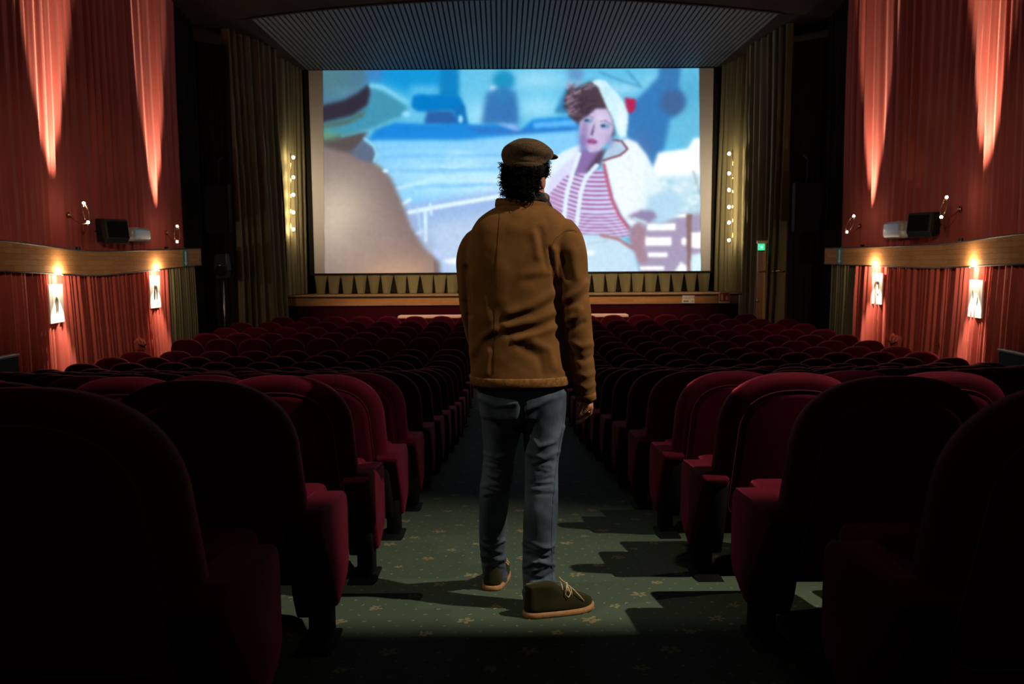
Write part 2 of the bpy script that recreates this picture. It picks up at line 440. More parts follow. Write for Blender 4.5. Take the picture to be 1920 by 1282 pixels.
# ceiling: back edge along the screen head, arched front edge
def soffit():
    n = 97
    bl, br_ = at(574, 131, YS - 0.12), at(1346, 125, YS - 0.12)
    fr = []
    YFR = 17.4
    for i in range(n + 1):
        t = i / n
        px = 470 + (1462 - 470) * t
        py = 36 + (26 - 36) * t - 32 * (1 - (2 * t - 1) ** 2)
        fr.append(at(px, py, YFR))
    bk = [bl.lerp(br_, i / n) for i in range(n + 1)]
    V = []; F = []
    up = Vector((0, 0, 0.05))
    for i in range(n + 1): V += [fr[i] + up, bk[i] + up, bk[i] + up * 5, fr[i] + up * 5]
    for i in range(n):
        a = 4 * i; b = a + 4
        F += [(a, a + 1, b + 1, b), (a + 1, a + 2, b + 2, b + 1), (a + 2, a + 3, b + 3, b + 2), (a + 3, a, b, b + 3)]
    F += [(0, 3, 2, 1), (4 * n, 4 * n + 1, 4 * n + 2, 4 * n + 3)]
    so = tag(mk('ceiling', V, F, M['soffit_back'], smooth=False), kind='structure')
    for i in range(n):
        a0 = fr[i].lerp(fr[i + 1], 0.16); a1 = fr[i].lerp(fr[i + 1], 0.84)
        b0 = bk[i].lerp(bk[i + 1], 0.16); b1 = bk[i].lerp(bk[i + 1], 0.84)
        u = Vector((0, 0, 0.055))
        VV = [a0, a1, b1, b0, a0 + u, a1 + u, b1 + u, b0 + u]
        FF = [(0, 1, 2, 3), (4, 7, 6, 5), (0, 4, 5, 1), (1, 5, 6, 2), (2, 6, 7, 3), (3, 7, 4, 0)]
        mk('slat', VV, FF, M['soffit_slat'], so, smooth=False)
    # cover strip and the rising ceiling in front of the ribbed soffit
    V = []; F = []
    prof = [(0.0, 0.0, -0.10), (0.0, 0.0, 0.30)]
    strip = MB()
    strip.loft([[p + Vector((0, -0.10, -0.015)), p + Vector((0, -0.02, -0.015)), p + Vector((0, -0.02, 0.16)), p + Vector((0, -0.10, 0.16))] for p in fr])
    tag(strip.build('trim_3', M['dark_plaster'], smooth=False), kind='structure')
    V = []; F = []
    xs = [-7.9] + [p.x for p in fr] + [7.9]
    zs = [fr[0].z - 0.25] + [p.z for p in fr] + [fr[-1].z - 0.25]
    rows = [(YFR - 0.08, 0.0), (15.2, 0.45), (12.0, 0.9), (-4.3, 1.3)]
    for y, dz in rows:
        for x, z in zip(xs, zs):
            zz = z + dz if dz < 0.6 else max(zs) + dz
            V.append((x, y, zz)); 
    m = len(xs)
    for j in range(len(rows) - 1):
        for i in range(m - 1): F.append((j * m + i, j * m + i + 1, (j + 1) * m + i + 1, (j + 1) * m + i))
    k = len(V)
    V += [(v[0], v[1], v[2] + 0.2) for v in V]
    F += [tuple(i + k for i in f[::-1]) for f in F]
    tag(mk('ceiling', V, F, M['ceiling_panel'], smooth=False), kind='structure')
    # dark ceiling left and right of the ribbed soffit
    for s in (-1, 1):
        e0, e1 = (fr[0], bk[0]) if s < 0 else (fr[-1], bk[-1])
        V = [e0, e1, Vector((s * 7.9, YS, e1.z)), Vector((s * 7.9, 17.3, e0.z - 0.1))]
        V += [v + Vector((0, 0, 0.15)) for v in V]
        mk('ceiling', V, [(0, 1, 2, 3), (4, 7, 6, 5), (0, 4, 5, 1), (1, 5, 6, 2), (2, 6, 7, 3), (3, 7, 4, 0)], M['dark_plaster'], smooth=False)['kind'] = 'structure'
soffit()

# ------------------------------------------------------------------ stage
STZ = at(965, 552.5, YF).z
SX0, SX1 = at(528, 556, YF).x, at(1402, 550, YF).x
def stage():
    V = [(SX0, YF, STZ), (SX1, YF, STZ), (SX1, YS + 0.6, STZ), (SX0, YS + 0.6, STZ), (SX0, YF, STZ - 0.04), (SX1, YF, STZ - 0.04), (SX1, YS + 0.6, STZ - 0.04), (SX0, YS + 0.6, STZ - 0.04)]
    F = [(0, 1, 2, 3), (4, 7, 6, 5), (0, 4, 5, 1), (1, 5, 6, 2), (2, 6, 7, 3), (3, 7, 4, 0)]
    o = mk('floor_stage', V, F, M['stage_wood'], smooth=False, uv=[(v[0], v[1]) for v in V])
    tag(o, 'polished wooden stage floor below the screen', kind='structure')
    zl = at(965, 571, YF).z
    b = MB().box(((SX0 + SX1) / 2, YF + 0.05, (STZ - 0.03 + zl) / 2), ((SX1 - SX0) / 2, 0.05, (STZ - 0.03 - zl) / 2))
    o = mk('trim_1', b.V, b.F, M['fascia_wood'], smooth=False, uv=[(v[0], v[2]) for v in b.V])
    tag(o, 'wooden fascia along the stage front', kind='structure')
    tag(MB().box(((SX0 + SX1) / 2, YF - 0.012, STZ - 0.03), ((SX1 - SX0) / 2, 0.014, 0.014)).build('trim_2', M['black_steel'], smooth=False), kind='structure')
    tag(MB().box(((SX0 + SX1) / 2, YF + 0.1, zl / 2), ((SX1 - SX0) / 2, 0.06, zl / 2)).build('wall_stage', M['red_drape'], smooth=False), kind='structure')
    for s, x in ((-1, SX0), (1, SX1)):
        pass
stage()

# ------------------------------------------------------------------ the picture on the screen
def paint(nx, ny):
    us, vs = np.meshgrid(np.linspace(0, 1, nx), np.linspace(0, 1, ny))
    tx0 = 580 + 8 * vs; tx1 = 1340 - 10 * vs
    X = tx0 + (tx1 - tx0) * us
    Y = (133 - 6 * us) * (1 - vs) + (512 - 4 * us) * vs
    px = 760.0 / nx
    rng = np.random.RandomState(4)
    img = np.zeros((ny, nx, 3)); 
    def c(r, g, b): return np.array([r, g, b]) / 255.0
    def blur(a, s):
        s = s / px
        if s < 0.3: return a
        k = int(math.ceil(2.5 * s)); t = np.arange(-k, k + 1); w = np.exp(-0.5 * (t / s) ** 2); w /= w.sum()
        for ax in (0, 1):
            p = np.pad(a, [(k, k) if i == ax else (0, 0) for i in range(2)], mode='edge')
            out = np.zeros_like(a)
            for i, wi in enumerate(w):
                out += wi * (p[i:i + a.shape[0], :] if ax == 0 else p[:, i:i + a.shape[1]])
            a = out
        return a
    def over(mask, col, al=1.0):
        m = (mask * al)[..., None]; img[:] = img * (1 - m) + col * m
    def poly(pts, col, bl=2.0, al=1.0):
        m = np.zeros(X.shape, bool); n = len(pts)
        for i in range(n):
            x0, y0 = pts[i]; x1, y1 = pts[(i + 1) % n]
            if y0 == y1: continue
            cond = ((Y >= min(y0, y1)) & (Y < max(y0, y1)))
            m ^= cond & (X < x0 + (Y - y0) * (x1 - x0) / (y1 - y0))
        over(blur(m.astype(float), bl), c(*col), al)
    def ell(cx, cy, rx, ry, col, bl=2.0, al=1.0, rot=0.0):
        cr, sr = math.cos(rot), math.sin(rot)
        dx, dy = X - cx, Y - cy
        m = (((dx * cr + dy * sr) / rx) ** 2 + ((-dx * sr + dy * cr) / ry) ** 2 < 1).astype(float)
        over(blur(m, bl), c(*col), al)
    def line(pts, w, col, bl=1.0, al=1.0):
        d = np.full(X.shape, 1e9)
        for (x0, y0), (x1, y1) in zip(pts[:-1], pts[1:]):
            t = np.clip(((X - x0) * (x1 - x0) + (Y - y0) * (y1 - y0)) / ((x1 - x0) ** 2 + (y1 - y0) ** 2 + 1e-9), 0, 1)
            d = np.minimum(d, np.hypot(X - x0 - t * (x1 - x0), Y - y0 - t * (y1 - y0)))
        over(blur((d < w / 2).astype(float), bl), c(*col), al)
    def glow(cx, cy, rx, ry, col, al):
        over(np.exp(-((X - cx) / rx) ** 2 - ((Y - cy) / ry) ** 2), c(*col), al)
    # sea and boats
    img[:] = c(105, 192, 228)
    poly([(690, 120), (835, 120), (835, 176), (770, 178), (735, 165), (695, 150)], (28, 150, 212), 9)
    poly([(640, 120), (720, 120), (720, 150), (640, 170)], (70, 135, 195), 8)
    poly([(770, 160), (830, 160), (830, 180), (770, 186)], (90, 185, 230), 6)
    glow(905, 215, 40, 30, (170, 225, 248), .8); glow(1010, 150, 60, 20, (160, 218, 240), .8); glow(1010, 200, 50, 22, (165, 224, 245), .8)
    glow(1230, 150, 30, 14, (150, 210, 232), .6); glow(1165, 165, 40, 12, (160, 215, 240), .8); glow(1300, 170, 30, 40, (90, 170, 205), .8); glow(1290, 240, 40, 30, (110, 185, 215), .7)
    poly([(826, 120), (861, 120), (862, 182), (826, 182)], (24, 132, 192), 4)
    poly([(775, 180), (783, 176), (860, 178), (868, 186), (872, 205), (785, 208), (772, 200)], (14, 126, 198), 2.5)
    poly([(802, 206), (850, 206), (868, 234), (795, 232)], (48, 102, 168), 3)
    poly([(850, 200), (872, 195), (879, 234), (858, 234)], (26, 118, 186), 2.5)
    ell(864, 222, 4, 8, (170, 220, 248), 2)
    ell(946, 150, 21, 19, (40, 148, 190), 5); ell(926, 165, 7, 5, (190, 230, 250), 2.5)
    poly([(914, 172), (935, 168), (968, 170), (973, 200), (974, 232), (903, 233), (908, 200)], (62, 122, 182), 5)
    ell(945, 175, 16, 14, (58, 130, 186), 6)
    poly([(1040, 210), (1062, 165), (1075, 160), (1080, 212)], (55, 130, 178), 3.5)
    poly([(1064, 120), (1096, 120), (1094, 150), (1068, 150)], (105, 155, 200), 4)
    poly([(690, 262), (705, 240), (740, 228), (800, 231), (880, 231), (935, 232), (980, 240), (1000, 222), (1085, 215), (1085, 240), (985, 250), (880, 262)], (34, 136, 216), 3)
    poly([(980, 241), (1085, 236), (1085, 242), (960, 250), (900, 247), (870, 236)], (52, 118, 196), 3)
    poly([(1000, 228), (1082, 222), (1082, 234), (1000, 238)], (105, 185, 245), 3)
    poly([(930, 229), (965, 232), (980, 243), (965, 243)], (140, 178, 235), 2.5)
    # pale planked hull
    poly([(700, 264), (870, 262), (985, 252), (1090, 244), (1090, 520), (700, 520)], (132, 202, 246), 4)
    glow(850, 330, 120, 45, (188, 230, 252), .85); glow(960, 300, 70, 35, (165, 215, 250), .6); glow(930, 345, 60, 30, (205, 236, 252), .8)
    for yy, a in ((290, .5), (317, .55), (346, .6)):
        line([(715, yy + 2), (800, yy), (960, yy - 2)], 5, (92, 174, 232), 2.5, a)
    for i in range(26):
        x, y = rng.uniform(715, 940), rng.uniform(265, 355)
        glow(x, y, rng.uniform(6, 18), rng.uniform(3, 8), (200, 238, 254) if i % 2 else (110, 185, 238), .28)
    poly([(735, 385), (800, 375), (960, 352), (960, 520), (735, 520)], (158, 186, 228), 6)
    poly([(800, 420), (940, 395), (940, 520), (830, 520)], (184, 206, 232), 10)
    line([(766, 396), (830, 384), (935, 366)], 8, (222, 242, 254), 1.6); line([(742, 351), (790, 340), (828, 330)], 7, (190, 232, 252), 2)
    line([(752, 382), (768, 372)], 6, (220, 244, 254), 1.5)
    line([(782, 385), (788, 440)], 3, (196, 226, 250), 1.5, .8); line([(796, 392), (797, 450)], 6, (214, 242, 253), 1.8); line([(806, 380), (808, 400)], 4, (205, 236, 252), 1.5)
    line([(775, 438), (792, 432)], 5, (205, 220, 250), 1.5); ell(818, 474, 12, 7, (190, 205, 245), 3, rot=.5); poly([(826, 487), (870, 480), (870, 496), (840, 494)], (235, 242, 254), 2)
    line([(828, 310), (850, 313), (870, 306)], 2.5, (205, 240, 250), 1.0, .8)
    # man in a straw hat, seen from behind
    poly([(560, 250), (650, 258), (690, 292), (722, 318), (735, 335), (752, 375), (770, 425), (795, 465), (822, 490), (826, 530), (560, 530)], (128, 112, 112), 3.5)
    shoulder = blur(((X < 700 + np.clip((Y - 280), 0, 300) * .5)).astype(float), 10)
    g = np.exp(-((X - 632) / 75) ** 2 - ((Y - 405) / 85) ** 2); over(g * (X < 770), c(206, 192, 170), .95)
    g = np.exp(-((X - 740) / 90) ** 2 - ((Y - 515) / 50) ** 2); over(g * (X < 812), c(198, 160, 132), .85)
    g = np.exp(-((X - 700) / 60) ** 2 - ((Y - 440) / 45) ** 2); over(g * (X < 780), c(166, 146, 138), .6)
    poly([(595, 252), (690, 240), (682, 264), (662, 285), (640, 282), (595, 268)], (92, 84, 86), 4)
    poly([(655, 285), (683, 262), (706, 277), (704, 296), (697, 304), (672, 296)], (98, 112, 136), 3)
    line([(684, 258), (700, 270), (707, 285), (702, 301)], 5, (150, 212, 238), 1.6)
    ell(723, 318, 5, 4, (200, 238, 250), 1.5)
    poly([(590, 120), (682, 120), (691, 148), (672, 172), (645, 186), (590, 198)], (82, 124, 146), 3.5)
    glow(620, 150, 40, 22, (88, 128, 130), .6); glow(650, 175, 30, 14, (98, 150, 176), .5)
    poly([(590, 198), (645, 186), (672, 172), (692, 156), (699, 175), (692, 200), (662, 222), (590, 236)], (56, 52, 66), 3.5)
    poly([(590, 234), (662, 216), (692, 196), (700, 162), (735, 178), (766, 200), (752, 218), (700, 240), (590, 261)], (72, 148, 176), 3.5)
    poly([(590, 234), (655, 222), (690, 203), (680, 218), (650, 232), (590, 242)], (88, 108, 98), 3)
    glow(612, 252, 26, 10, (112, 152, 112), .8); line([(640, 254), (700, 240), (745, 220)], 4, (100, 182, 204), 2, .8)
    line([(697, 160), (720, 164), (762, 190)], 8, (122, 202, 230), 2)
    ell(762, 213, 8, 5, (150, 215, 242), 2)
    # man in blue behind her
    poly([(1172, 245), (1178, 200), (1215, 165), (1238, 140), (1240, 118), (1277, 118), (1274, 160), (1286, 188), (1268, 215), (1257, 222), (1248, 268), (1236, 300), (1226, 312), (1200, 285), (1176, 262)], (62, 126, 186), 4)
    ell(1263, 190, 24, 24, (72, 106, 152), 5); poly([(1240, 118), (1277, 118), (1272, 160), (1240, 165)], (66, 124, 174), 5, .7); glow(1210, 270, 18, 30, (78, 112, 165), .6)
    line([(1125, 134), (1165, 150), (1205, 162)], 4, (72, 140, 178), 2, .7); line([(1178, 132), (1200, 158)], 4, (72, 140, 178), 2, .7)
    # bright quayside on the right
    poly([(1222, 318), (1234, 284), (1290, 276), (1302, 256), (1330, 258), (1330, 335), (1230, 335)], (252, 254, 254), 3)
    poly([(1225, 330), (1330, 322), (1330, 412), (1225, 412)], (196, 224, 236), 5)
    for i in range(28):
        x, y = rng.uniform(1240, 1312), rng.uniform(335, 402); glow(x, y, rng.uniform(3, 8), rng.uniform(3, 7), (238, 248, 250) if i % 3 else (150, 195, 215), .5)
    poly([(1195, 405), (1330, 398), (1330, 530), (1195, 530)], (168, 156, 184), 4)
    for (x0, y0, x1, y1) in ((1212, 417, 1266, 430), (1208, 443, 1258, 460), (1212, 473, 1250, 482), (1198, 499, 1244, 507), (1252, 400, 1288, 405)):
        poly([(x0, y0), (x1, y0), (x1, y1), (x0, y1)], (252, 254, 255), 1.6)
    poly([(1293, 435), (1330, 432), (1330, 466), (1293, 464)], (250, 252, 255), 1.5); poly([(1293, 478), (1330, 470), (1330, 520), (1293, 520)], (212, 238, 246), 2.5)
    poly([(1262, 512), (1275, 490), (1288, 500), (1288, 520)], (240, 248, 253), 2); ell(1282, 452, 6, 8, (245, 250, 254), 1.6)
    poly([(1286, 399), (1297, 399), (1292, 520), (1287, 520)], (142, 112, 112), 1.6)
    line([(1300, 318), (1312, 360)], 4, (140, 150, 170), 2, .6)
    # woman in a white hood and striped top
    poly([(1088, 268), (1060, 280), (1040, 292), (1015, 330), (1020, 372), (1036, 350), (1050, 325), (1072, 305), (1090, 286)], (222, 238, 252), 2)
    poly([(1080, 286), (1092, 300), (1066, 335), (1040, 372), (1018, 372), (1030, 330)], (214, 216, 244), 2.5)
    top = [(1060, 328), (1085, 318), (1130, 316), (1140, 335), (1146, 368), (1158, 398), (1176, 424), (1182, 442), (1082, 442), (1030, 410), (1026, 365)]
    poly(top, (210, 208, 246), 1.8)
    m = np.zeros(X.shape, bool)
    for i in range(len(top)):
        x0, y0 = top[i]; x1, y1 = top[(i + 1) % len(top)]
        if y0 == y1: continue
        m ^= ((Y >= min(y0, y1)) & (Y < max(y0, y1))) & (X < x0 + (Y - y0) * (x1 - x0) / (y1 - y0))
    per = np.where(Y < 395, 8.7, 6.0)
    ph = (Y - 330 + 0.0016 * (X - 1120) ** 2 + np.where(X < 1090, (1090 - X) * .18, 0)) / 8.6
    ph = np.where(Y > 395, ph * 1.35, ph)
    st = np.clip(0.5 + 1.6 * (np.abs((ph % 1.0) - 0.5) - 0.30) / 0.2, 0, 1)
    over(blur(st * m, .7), c(148, 80, 126), .85)
    poly([(1028, 365), (1052, 350), (1048, 400), (1030, 410)], (190, 150, 190), 4, .5)
    poly([(1090, 278), (1122, 280), (1132, 274), (1122, 300), (1112, 318), (1072, 326), (1080, 306)], (142, 116, 170), 2.5)
    poly([(1122, 283), (1140, 276), (1122, 312), (1096, 322)], (92, 76, 98), 3)
    # coat
    poly([(1152, 268), (1176, 257), (1194, 264), (1214, 290), (1228, 320), (1244, 365), (1238, 396), (1205, 400), (1186, 428), (1166, 404), (1148, 368), (1141, 334), (1130, 306), (1136, 286)], (230, 242, 250), 2.5)
    glow(1180, 350, 30, 60, (240, 244, 254), .7); glow(1225, 370, 25, 40, (206, 230, 240), .5)
    poly([(1133, 290), (1150, 262), (1166, 260), (1178, 276), (1166, 288), (1130, 300)], (178, 204, 228), 2)
    line([(1150, 260), (1166, 262), (1177, 277), (1164, 288), (1130, 299)], 3.2, (122, 58, 72), 1.0)
    line([(1132, 306), (1139, 338), (1147, 372), (1160, 402), (1178, 426)], 6, (186, 98, 124), 1.6)
    # sleeve, hand, trousers
    poly([(1205, 405), (1216, 368), (1240, 356), (1270, 358), (1284, 380), (1270, 404), (1236, 420)], (182, 216, 236), 4)
    poly([(1174, 404), (1200, 392), (1224, 392), (1232, 406), (1214, 416), (1196, 412)], (150, 138, 172), 3); line([(1188, 408), (1210, 416)], 5, (196, 226, 236), 2)
    poly([(1178, 428), (1196, 414), (1210, 430), (1206, 462), (1214, 490), (1194, 494), (1180, 460)], (166, 136, 152), 3)
    poly([(1075, 440), (1130, 438), (1166, 446), (1188, 474), (1202, 530), (1085, 530)], (196, 222, 240), 3)
    line([(1126, 440), (1156, 446), (1184, 464)], 5, (172, 112, 118), 1.8); ell(1105, 473, 9, 5, (238, 248, 254), 2); line([(1100, 456), (1140, 450)], 2, (150, 175, 200), 1.5, .6)
    # head
    poly([(1062, 198), (1068, 178), (1088, 160), (1114, 150), (1132, 160), (1146, 205), (1154, 250), (1146, 258), (1140, 215), (1124, 206), (1110, 218), (1096, 224), (1087, 234), (1074, 218)], (84, 68, 80), 3)
    for i in range(60):
        a = rng.uniform(2.2, 4.4); r0 = rng.uniform(.75, 1.08)
        x, y = 1100 + 36 * r0 * math.cos(a), 190 - 38 * r0 * math.sin(a) * (1 if a < PI else .9)
        ell(x, y, rng.uniform(3, 7), rng.uniform(2, 4), (120, 98, 112) if i % 3 == 0 else (76, 60, 72), 1.8, .75, rng.uniform(-1, 1))
    for i in range(60):
        x, y = rng.uniform(1060, 1108), rng.uniform(156, 214); a = rng.uniform(-.5, .3)
        line([(x, y), (x + 11 * math.cos(a), y - 8 * math.sin(a) - 4)], 1.6, (178, 160, 180) if x < 1082 or y < 168 else (58, 46, 58), .9, .65)
    poly([(1088, 226), (1104, 214), (1118, 203), (1138, 202), (1149, 222), (1151, 240), (1142, 262), (1124, 280), (1106, 284), (1092, 268), (1087, 246)], (200, 186, 220), 1.6)
    glow(1094, 262, 9, 24, (136, 116, 172), .9); glow(1097, 236, 7, 14, (150, 130, 182), .7); glow(1128, 222, 13, 14, (222, 210, 232), .6); glow(1144, 262, 8, 14, (160, 140, 185), .6)
    ell(1104, 224, 9, 4.5, (120, 160, 190), 1.6, .85); ell(1135, 234, 10, 5, (120, 158, 190), 1.6, .85)
    ell(1101, 224, 4.5, 2.2, (60, 84, 118), .9); ell(1132, 234, 4.5, 2.4, (52, 78, 116), .9)
    line([(1096, 217), (1104, 215), (1114, 220)], 1.6, (110, 90, 130), .7, .8); line([(1126, 226), (1136, 224), (1148, 232)], 1.6, (120, 100, 140), .7, .8)
    poly([(1117, 226), (1112, 238), (1108, 250), (1112, 252), (1114, 240)], (92, 82, 112), 1.2)
    ell(1110, 263, 10.5, 5, (160, 96, 152), 1.2, rot=.12); line([(1100, 262), (1119, 265)], 1.0, (110, 56, 106), .6, .8)
    poly([(1110, 152), (1122, 148), (1136, 150), (1162, 178), (1176, 200), (1179, 218), (1174, 254), (1164, 256), (1158, 246), (1152, 226), (1138, 198), (1124, 164)], (206, 236, 246), 1.6)
    glow(1166, 225, 9, 30, (238, 246, 250), .7); glow(1140, 170, 10, 10, (180, 226, 242), .6)
    poly([(1172, 181), (1194, 184), (1192, 204), (1182, 212), (1175, 200)], (182, 48, 92), 2)
    # pearls
    line([(1086, 286), (1074, 320), (1062, 360), (1056, 410)], 8, (222, 236, 252), 1.0); line([(1119, 308), (1098, 330), (1088, 360), (1080, 420)], 8, (222, 236, 252), 1.0)
    for ch in range(3): img[..., ch] = blur(img[..., ch], 1.3)
    # emulsion grain and soft streaks
    gr = blur(rng.normal(0, 1, X.shape), 2.2); gr /= gr.std()
    img = np.clip(img * (1 + .008 * gr[..., None]), 0, 1)
    lum = img.mean(-1, keepdims=True); img = np.clip(img + (img - .55) * .10, 0, 1)
    # bare white screen beside the picture: no light of its own
    e = np.clip((607 - X) / 1.5 + .5, 0, 1) + np.clip((X - 1312.5) / 1.5 + .5, 0, 1)
    e = np.clip(e, 0, 1)
    return np.clip(img * (1 - e[..., None]), 0, 1), e

def screen():
    NX, NY = 520, 262
    img, bare = paint(NX, NY)
    TL, TR, BL, BR = at(580, 133, YS), at(1340, 127, YS), at(588, 512, YS), at(1330, 508, YS)
    x0, x1 = (TL.x + BL.x) / 2, (TR.x + BR.x) / 2
    z1, z0 = (TL.z + TR.z) / 2, (BL.z + BR.z) / 2
    root = empty('cinema_screen', ((x0 + x1) / 2, YS, z0))
    us = np.linspace(0, 1, NX); vs = np.linspace(0, 1, NY)
    U, Vv = np.meshgrid(us, vs)
    P = np.stack([x0 + (x1 - x0) * U - root.location.x, np.zeros_like(U), z1 + (z0 - z1) * Vv - root.location.z], -1).reshape(-1, 3)
    i = np.arange(NX * NY).reshape(NY, NX)
    Q = np.stack([i[:-1, :-1], i[1:, :-1], i[1:, 1:], i[:-1, 1:]], -1).reshape(-1, 4)
    me = bpy.data.meshes.new('picture')
    me.vertices.add(len(P)); me.vertices.foreach_set('co', P.ravel())
    me.loops.add(Q.size); me.loops.foreach_set('vertex_index', Q.ravel().astype(np.int32))
    me.polygons.add(len(Q)); me.polygons.foreach_set('loop_start', np.arange(0, Q.size, 4, dtype=np.int32))
    me.update(calc_edges=True)
    lin = np.where(img <= 0.04045, img / 12.92, ((img + 0.055) / 1.055) ** 2.4)
    ca = me.color_attributes.new('film', 'FLOAT_COLOR', 'POINT')
    ca.data.foreach_set('color', np.concatenate([lin, bare[..., None]], -1).astype(np.float32).ravel())
    m = bpy.data.materials.new('projected_film'); m.use_nodes = True
    t = NT(m); b = t.n['Principled BSDF']
    a = t.node('ShaderNodeAttribute'); a.attribute_name = 'film'
    b.inputs['Base Color'].default_value = (0.02, 0.02, 0.02, 1); b.inputs['Roughness'].default_value = 0.9; b.inputs['Specular IOR Level'].default_value = 0.0
    t.lk(t.mix(a.outputs['Alpha'], (0.02, 0.02, 0.02), (0.62, 0.60, 0.58)), b.inputs['Base Color'])
    t.lk(a.outputs['Color'], b.inputs['Emission Color']); b.inputs['Emission Strength'].default_value = 1.0
    me.materials.append(m)
    link('picture', me, root)
    MB().box(((x0 + x1) / 2, YS + 0.05, (z0 + z1) / 2), ((x1 - x0) / 2, 0.03, (z1 - z0) / 2)).build('screen_sheet', M['frame_white'], root, False)
    f = 0.11
    for c, h in ((((x0 + x1) / 2, YS, z1 + f / 2 + .002), ((x1 - x0) / 2 + f, .05, f / 2)), (((x0 + x1) / 2, YS, z0 - .027), ((x1 - x0) / 2 + f, .05, .025)),
                 ((x0 - f / 2 - .002, YS, (z0 + z1) / 2), (f / 2, .05, (z1 - z0) / 2)), ((x1 + f / 2 + .002, YS, (z0 + z1) / 2), (f / 2, .05, (z1 - z0) / 2))):
        MB().box(c, h).build('masking', M['black_curtain'], root, False)
    tag(root, 'wide cinema screen showing a blue-toned film still of a woman in white', 'screen')
    # pleated skirt hanging under the screen
    sk = empty('screen_skirt', ((x0 + x1) / 2, YS, STZ))
    n = 30; w = (x1 - x0) / n; rng = random.Random(7)
    for k in range(n):
        xa = x0 + k * w; rings = []
        top = z0 - 0.06; bot = STZ + 0.01
        wt = w * 0.98; wb = w * rng.uniform(0.52, 0.72); sh = rng.uniform(-.08, .10) * w
        V = []; F = []; nn = 9; rows = 7
        for r in range(rows):
            t = r / (rows - 1); ww = wt + (wb - wt) * t ** 0.8; cx = xa + w / 2 + sh * t
            for q in range(nn):
                u = q / (nn - 1)
                V.append((cx + (u - .5) * ww, YS - 0.03 - 0.05 * math.sin(u * PI) * (0.3 + t) - 0.012 * math.sin(u * 7 + k), top + (bot - top) * t))
        for r in range(rows - 1):
            for q in range(nn - 1): a0 = r * nn + q; F.append((a0, a0 + nn, a0 + nn + 1, a0 + 1))
        mk('pleat', V, F, M['green_curtain'], sk)
    MB().box(((x0 + x1) / 2, YS + 0.12, (z0 + STZ) / 2), ((x1 - x0) / 2, .01, (z0 - STZ) / 2 - .03)).build('backing', M['black_curtain'], sk, False)
    tag(sk, 'olive green pleated skirt hanging below the cinema screen', 'curtain')
    return x0, x1, z0, z1
SCX0, SCX1, SCZ0, SCZ1 = screen()

# ------------------------------------------------------------------ curtains
def curtain(name, path, zlo, zhi, wave, amp, m, seed, side, label, group=None, nz=9, kind=None, flare=0.25, sharp=0.75):
    rng = random.Random(seed)
    P = [Vector((p[0], p[1], 0)) for p in path]
    L = [0.0]
    for a, b in zip(P[:-1], P[1:]): L.append(L[-1] + (b - a).length)
    tot = L[-1]; n = max(12, int(tot / wave * 14)); nf = int(tot / wave) + 3
    wid = [rng.uniform(0.6, 1.5) for _ in range(nf)]; sm = sum(wid); edges = [0]
    for w_ in wid: edges.append(edges[-1] + w_ / sm)
    fa = [rng.uniform(0.45, 1.25) for _ in range(nf + 1)]; fs = [rng.uniform(-.5, .5) for _ in range(nf + 1)]
    V = []; F = []
    for j in range(nz):
        tz = j / (nz - 1)
        for i in range(n + 1):
            s = i / n
            d = s * tot; k = 0
            while k < len(P) - 2 and d > L[k + 1]: k += 1
            q = (d - L[k]) / max(1e-9, L[k + 1] - L[k]); pt = P[k].lerp(P[k + 1], q)
            dr = (P[k + 1] - P[k]).normalized(); nn = Vector((-dr.y, dr.x, 0)) * side
            ss = s + 0.0  # folds drift a little with height
            ss = min(1 - 1e-6, max(0, s + (wave / tot) * 0.22 * math.sin(3.1 * tz + 9 * s * tot * 0.13 + seed)))
            f = int(np.searchsorted(edges, ss, side='right')) - 1; f = min(max(f, 0), nf - 1)
            u = (ss - edges[f]) / (edges[f + 1] - edges[f])
            A = amp * (fa[f] * (1 - u) + fa[f + 1] * u) * (1 + flare * (1 - tz))
            o = A * (0.5 - 0.5 * math.cos(2 * PI * u)) ** sharp + 0.12 * A * math.sin(4 * PI * u + fs[f] * 6)
            z0 = zlo(s) if callable(zlo) else zlo; z1 = zhi(s) if callable(zhi) else zhi
            p = pt + nn * o
            V.append((p.x, p.y, z0 + (z1 - z0) * tz))
    w = n + 1
    for j in range(nz - 1):
        for i in range(n): a = j * w + i; F.append((a, a + 1, a + w + 1, a + w))
    o = mk(name, V, F, m)
    return tag(o, label, 'curtain', group, kind)

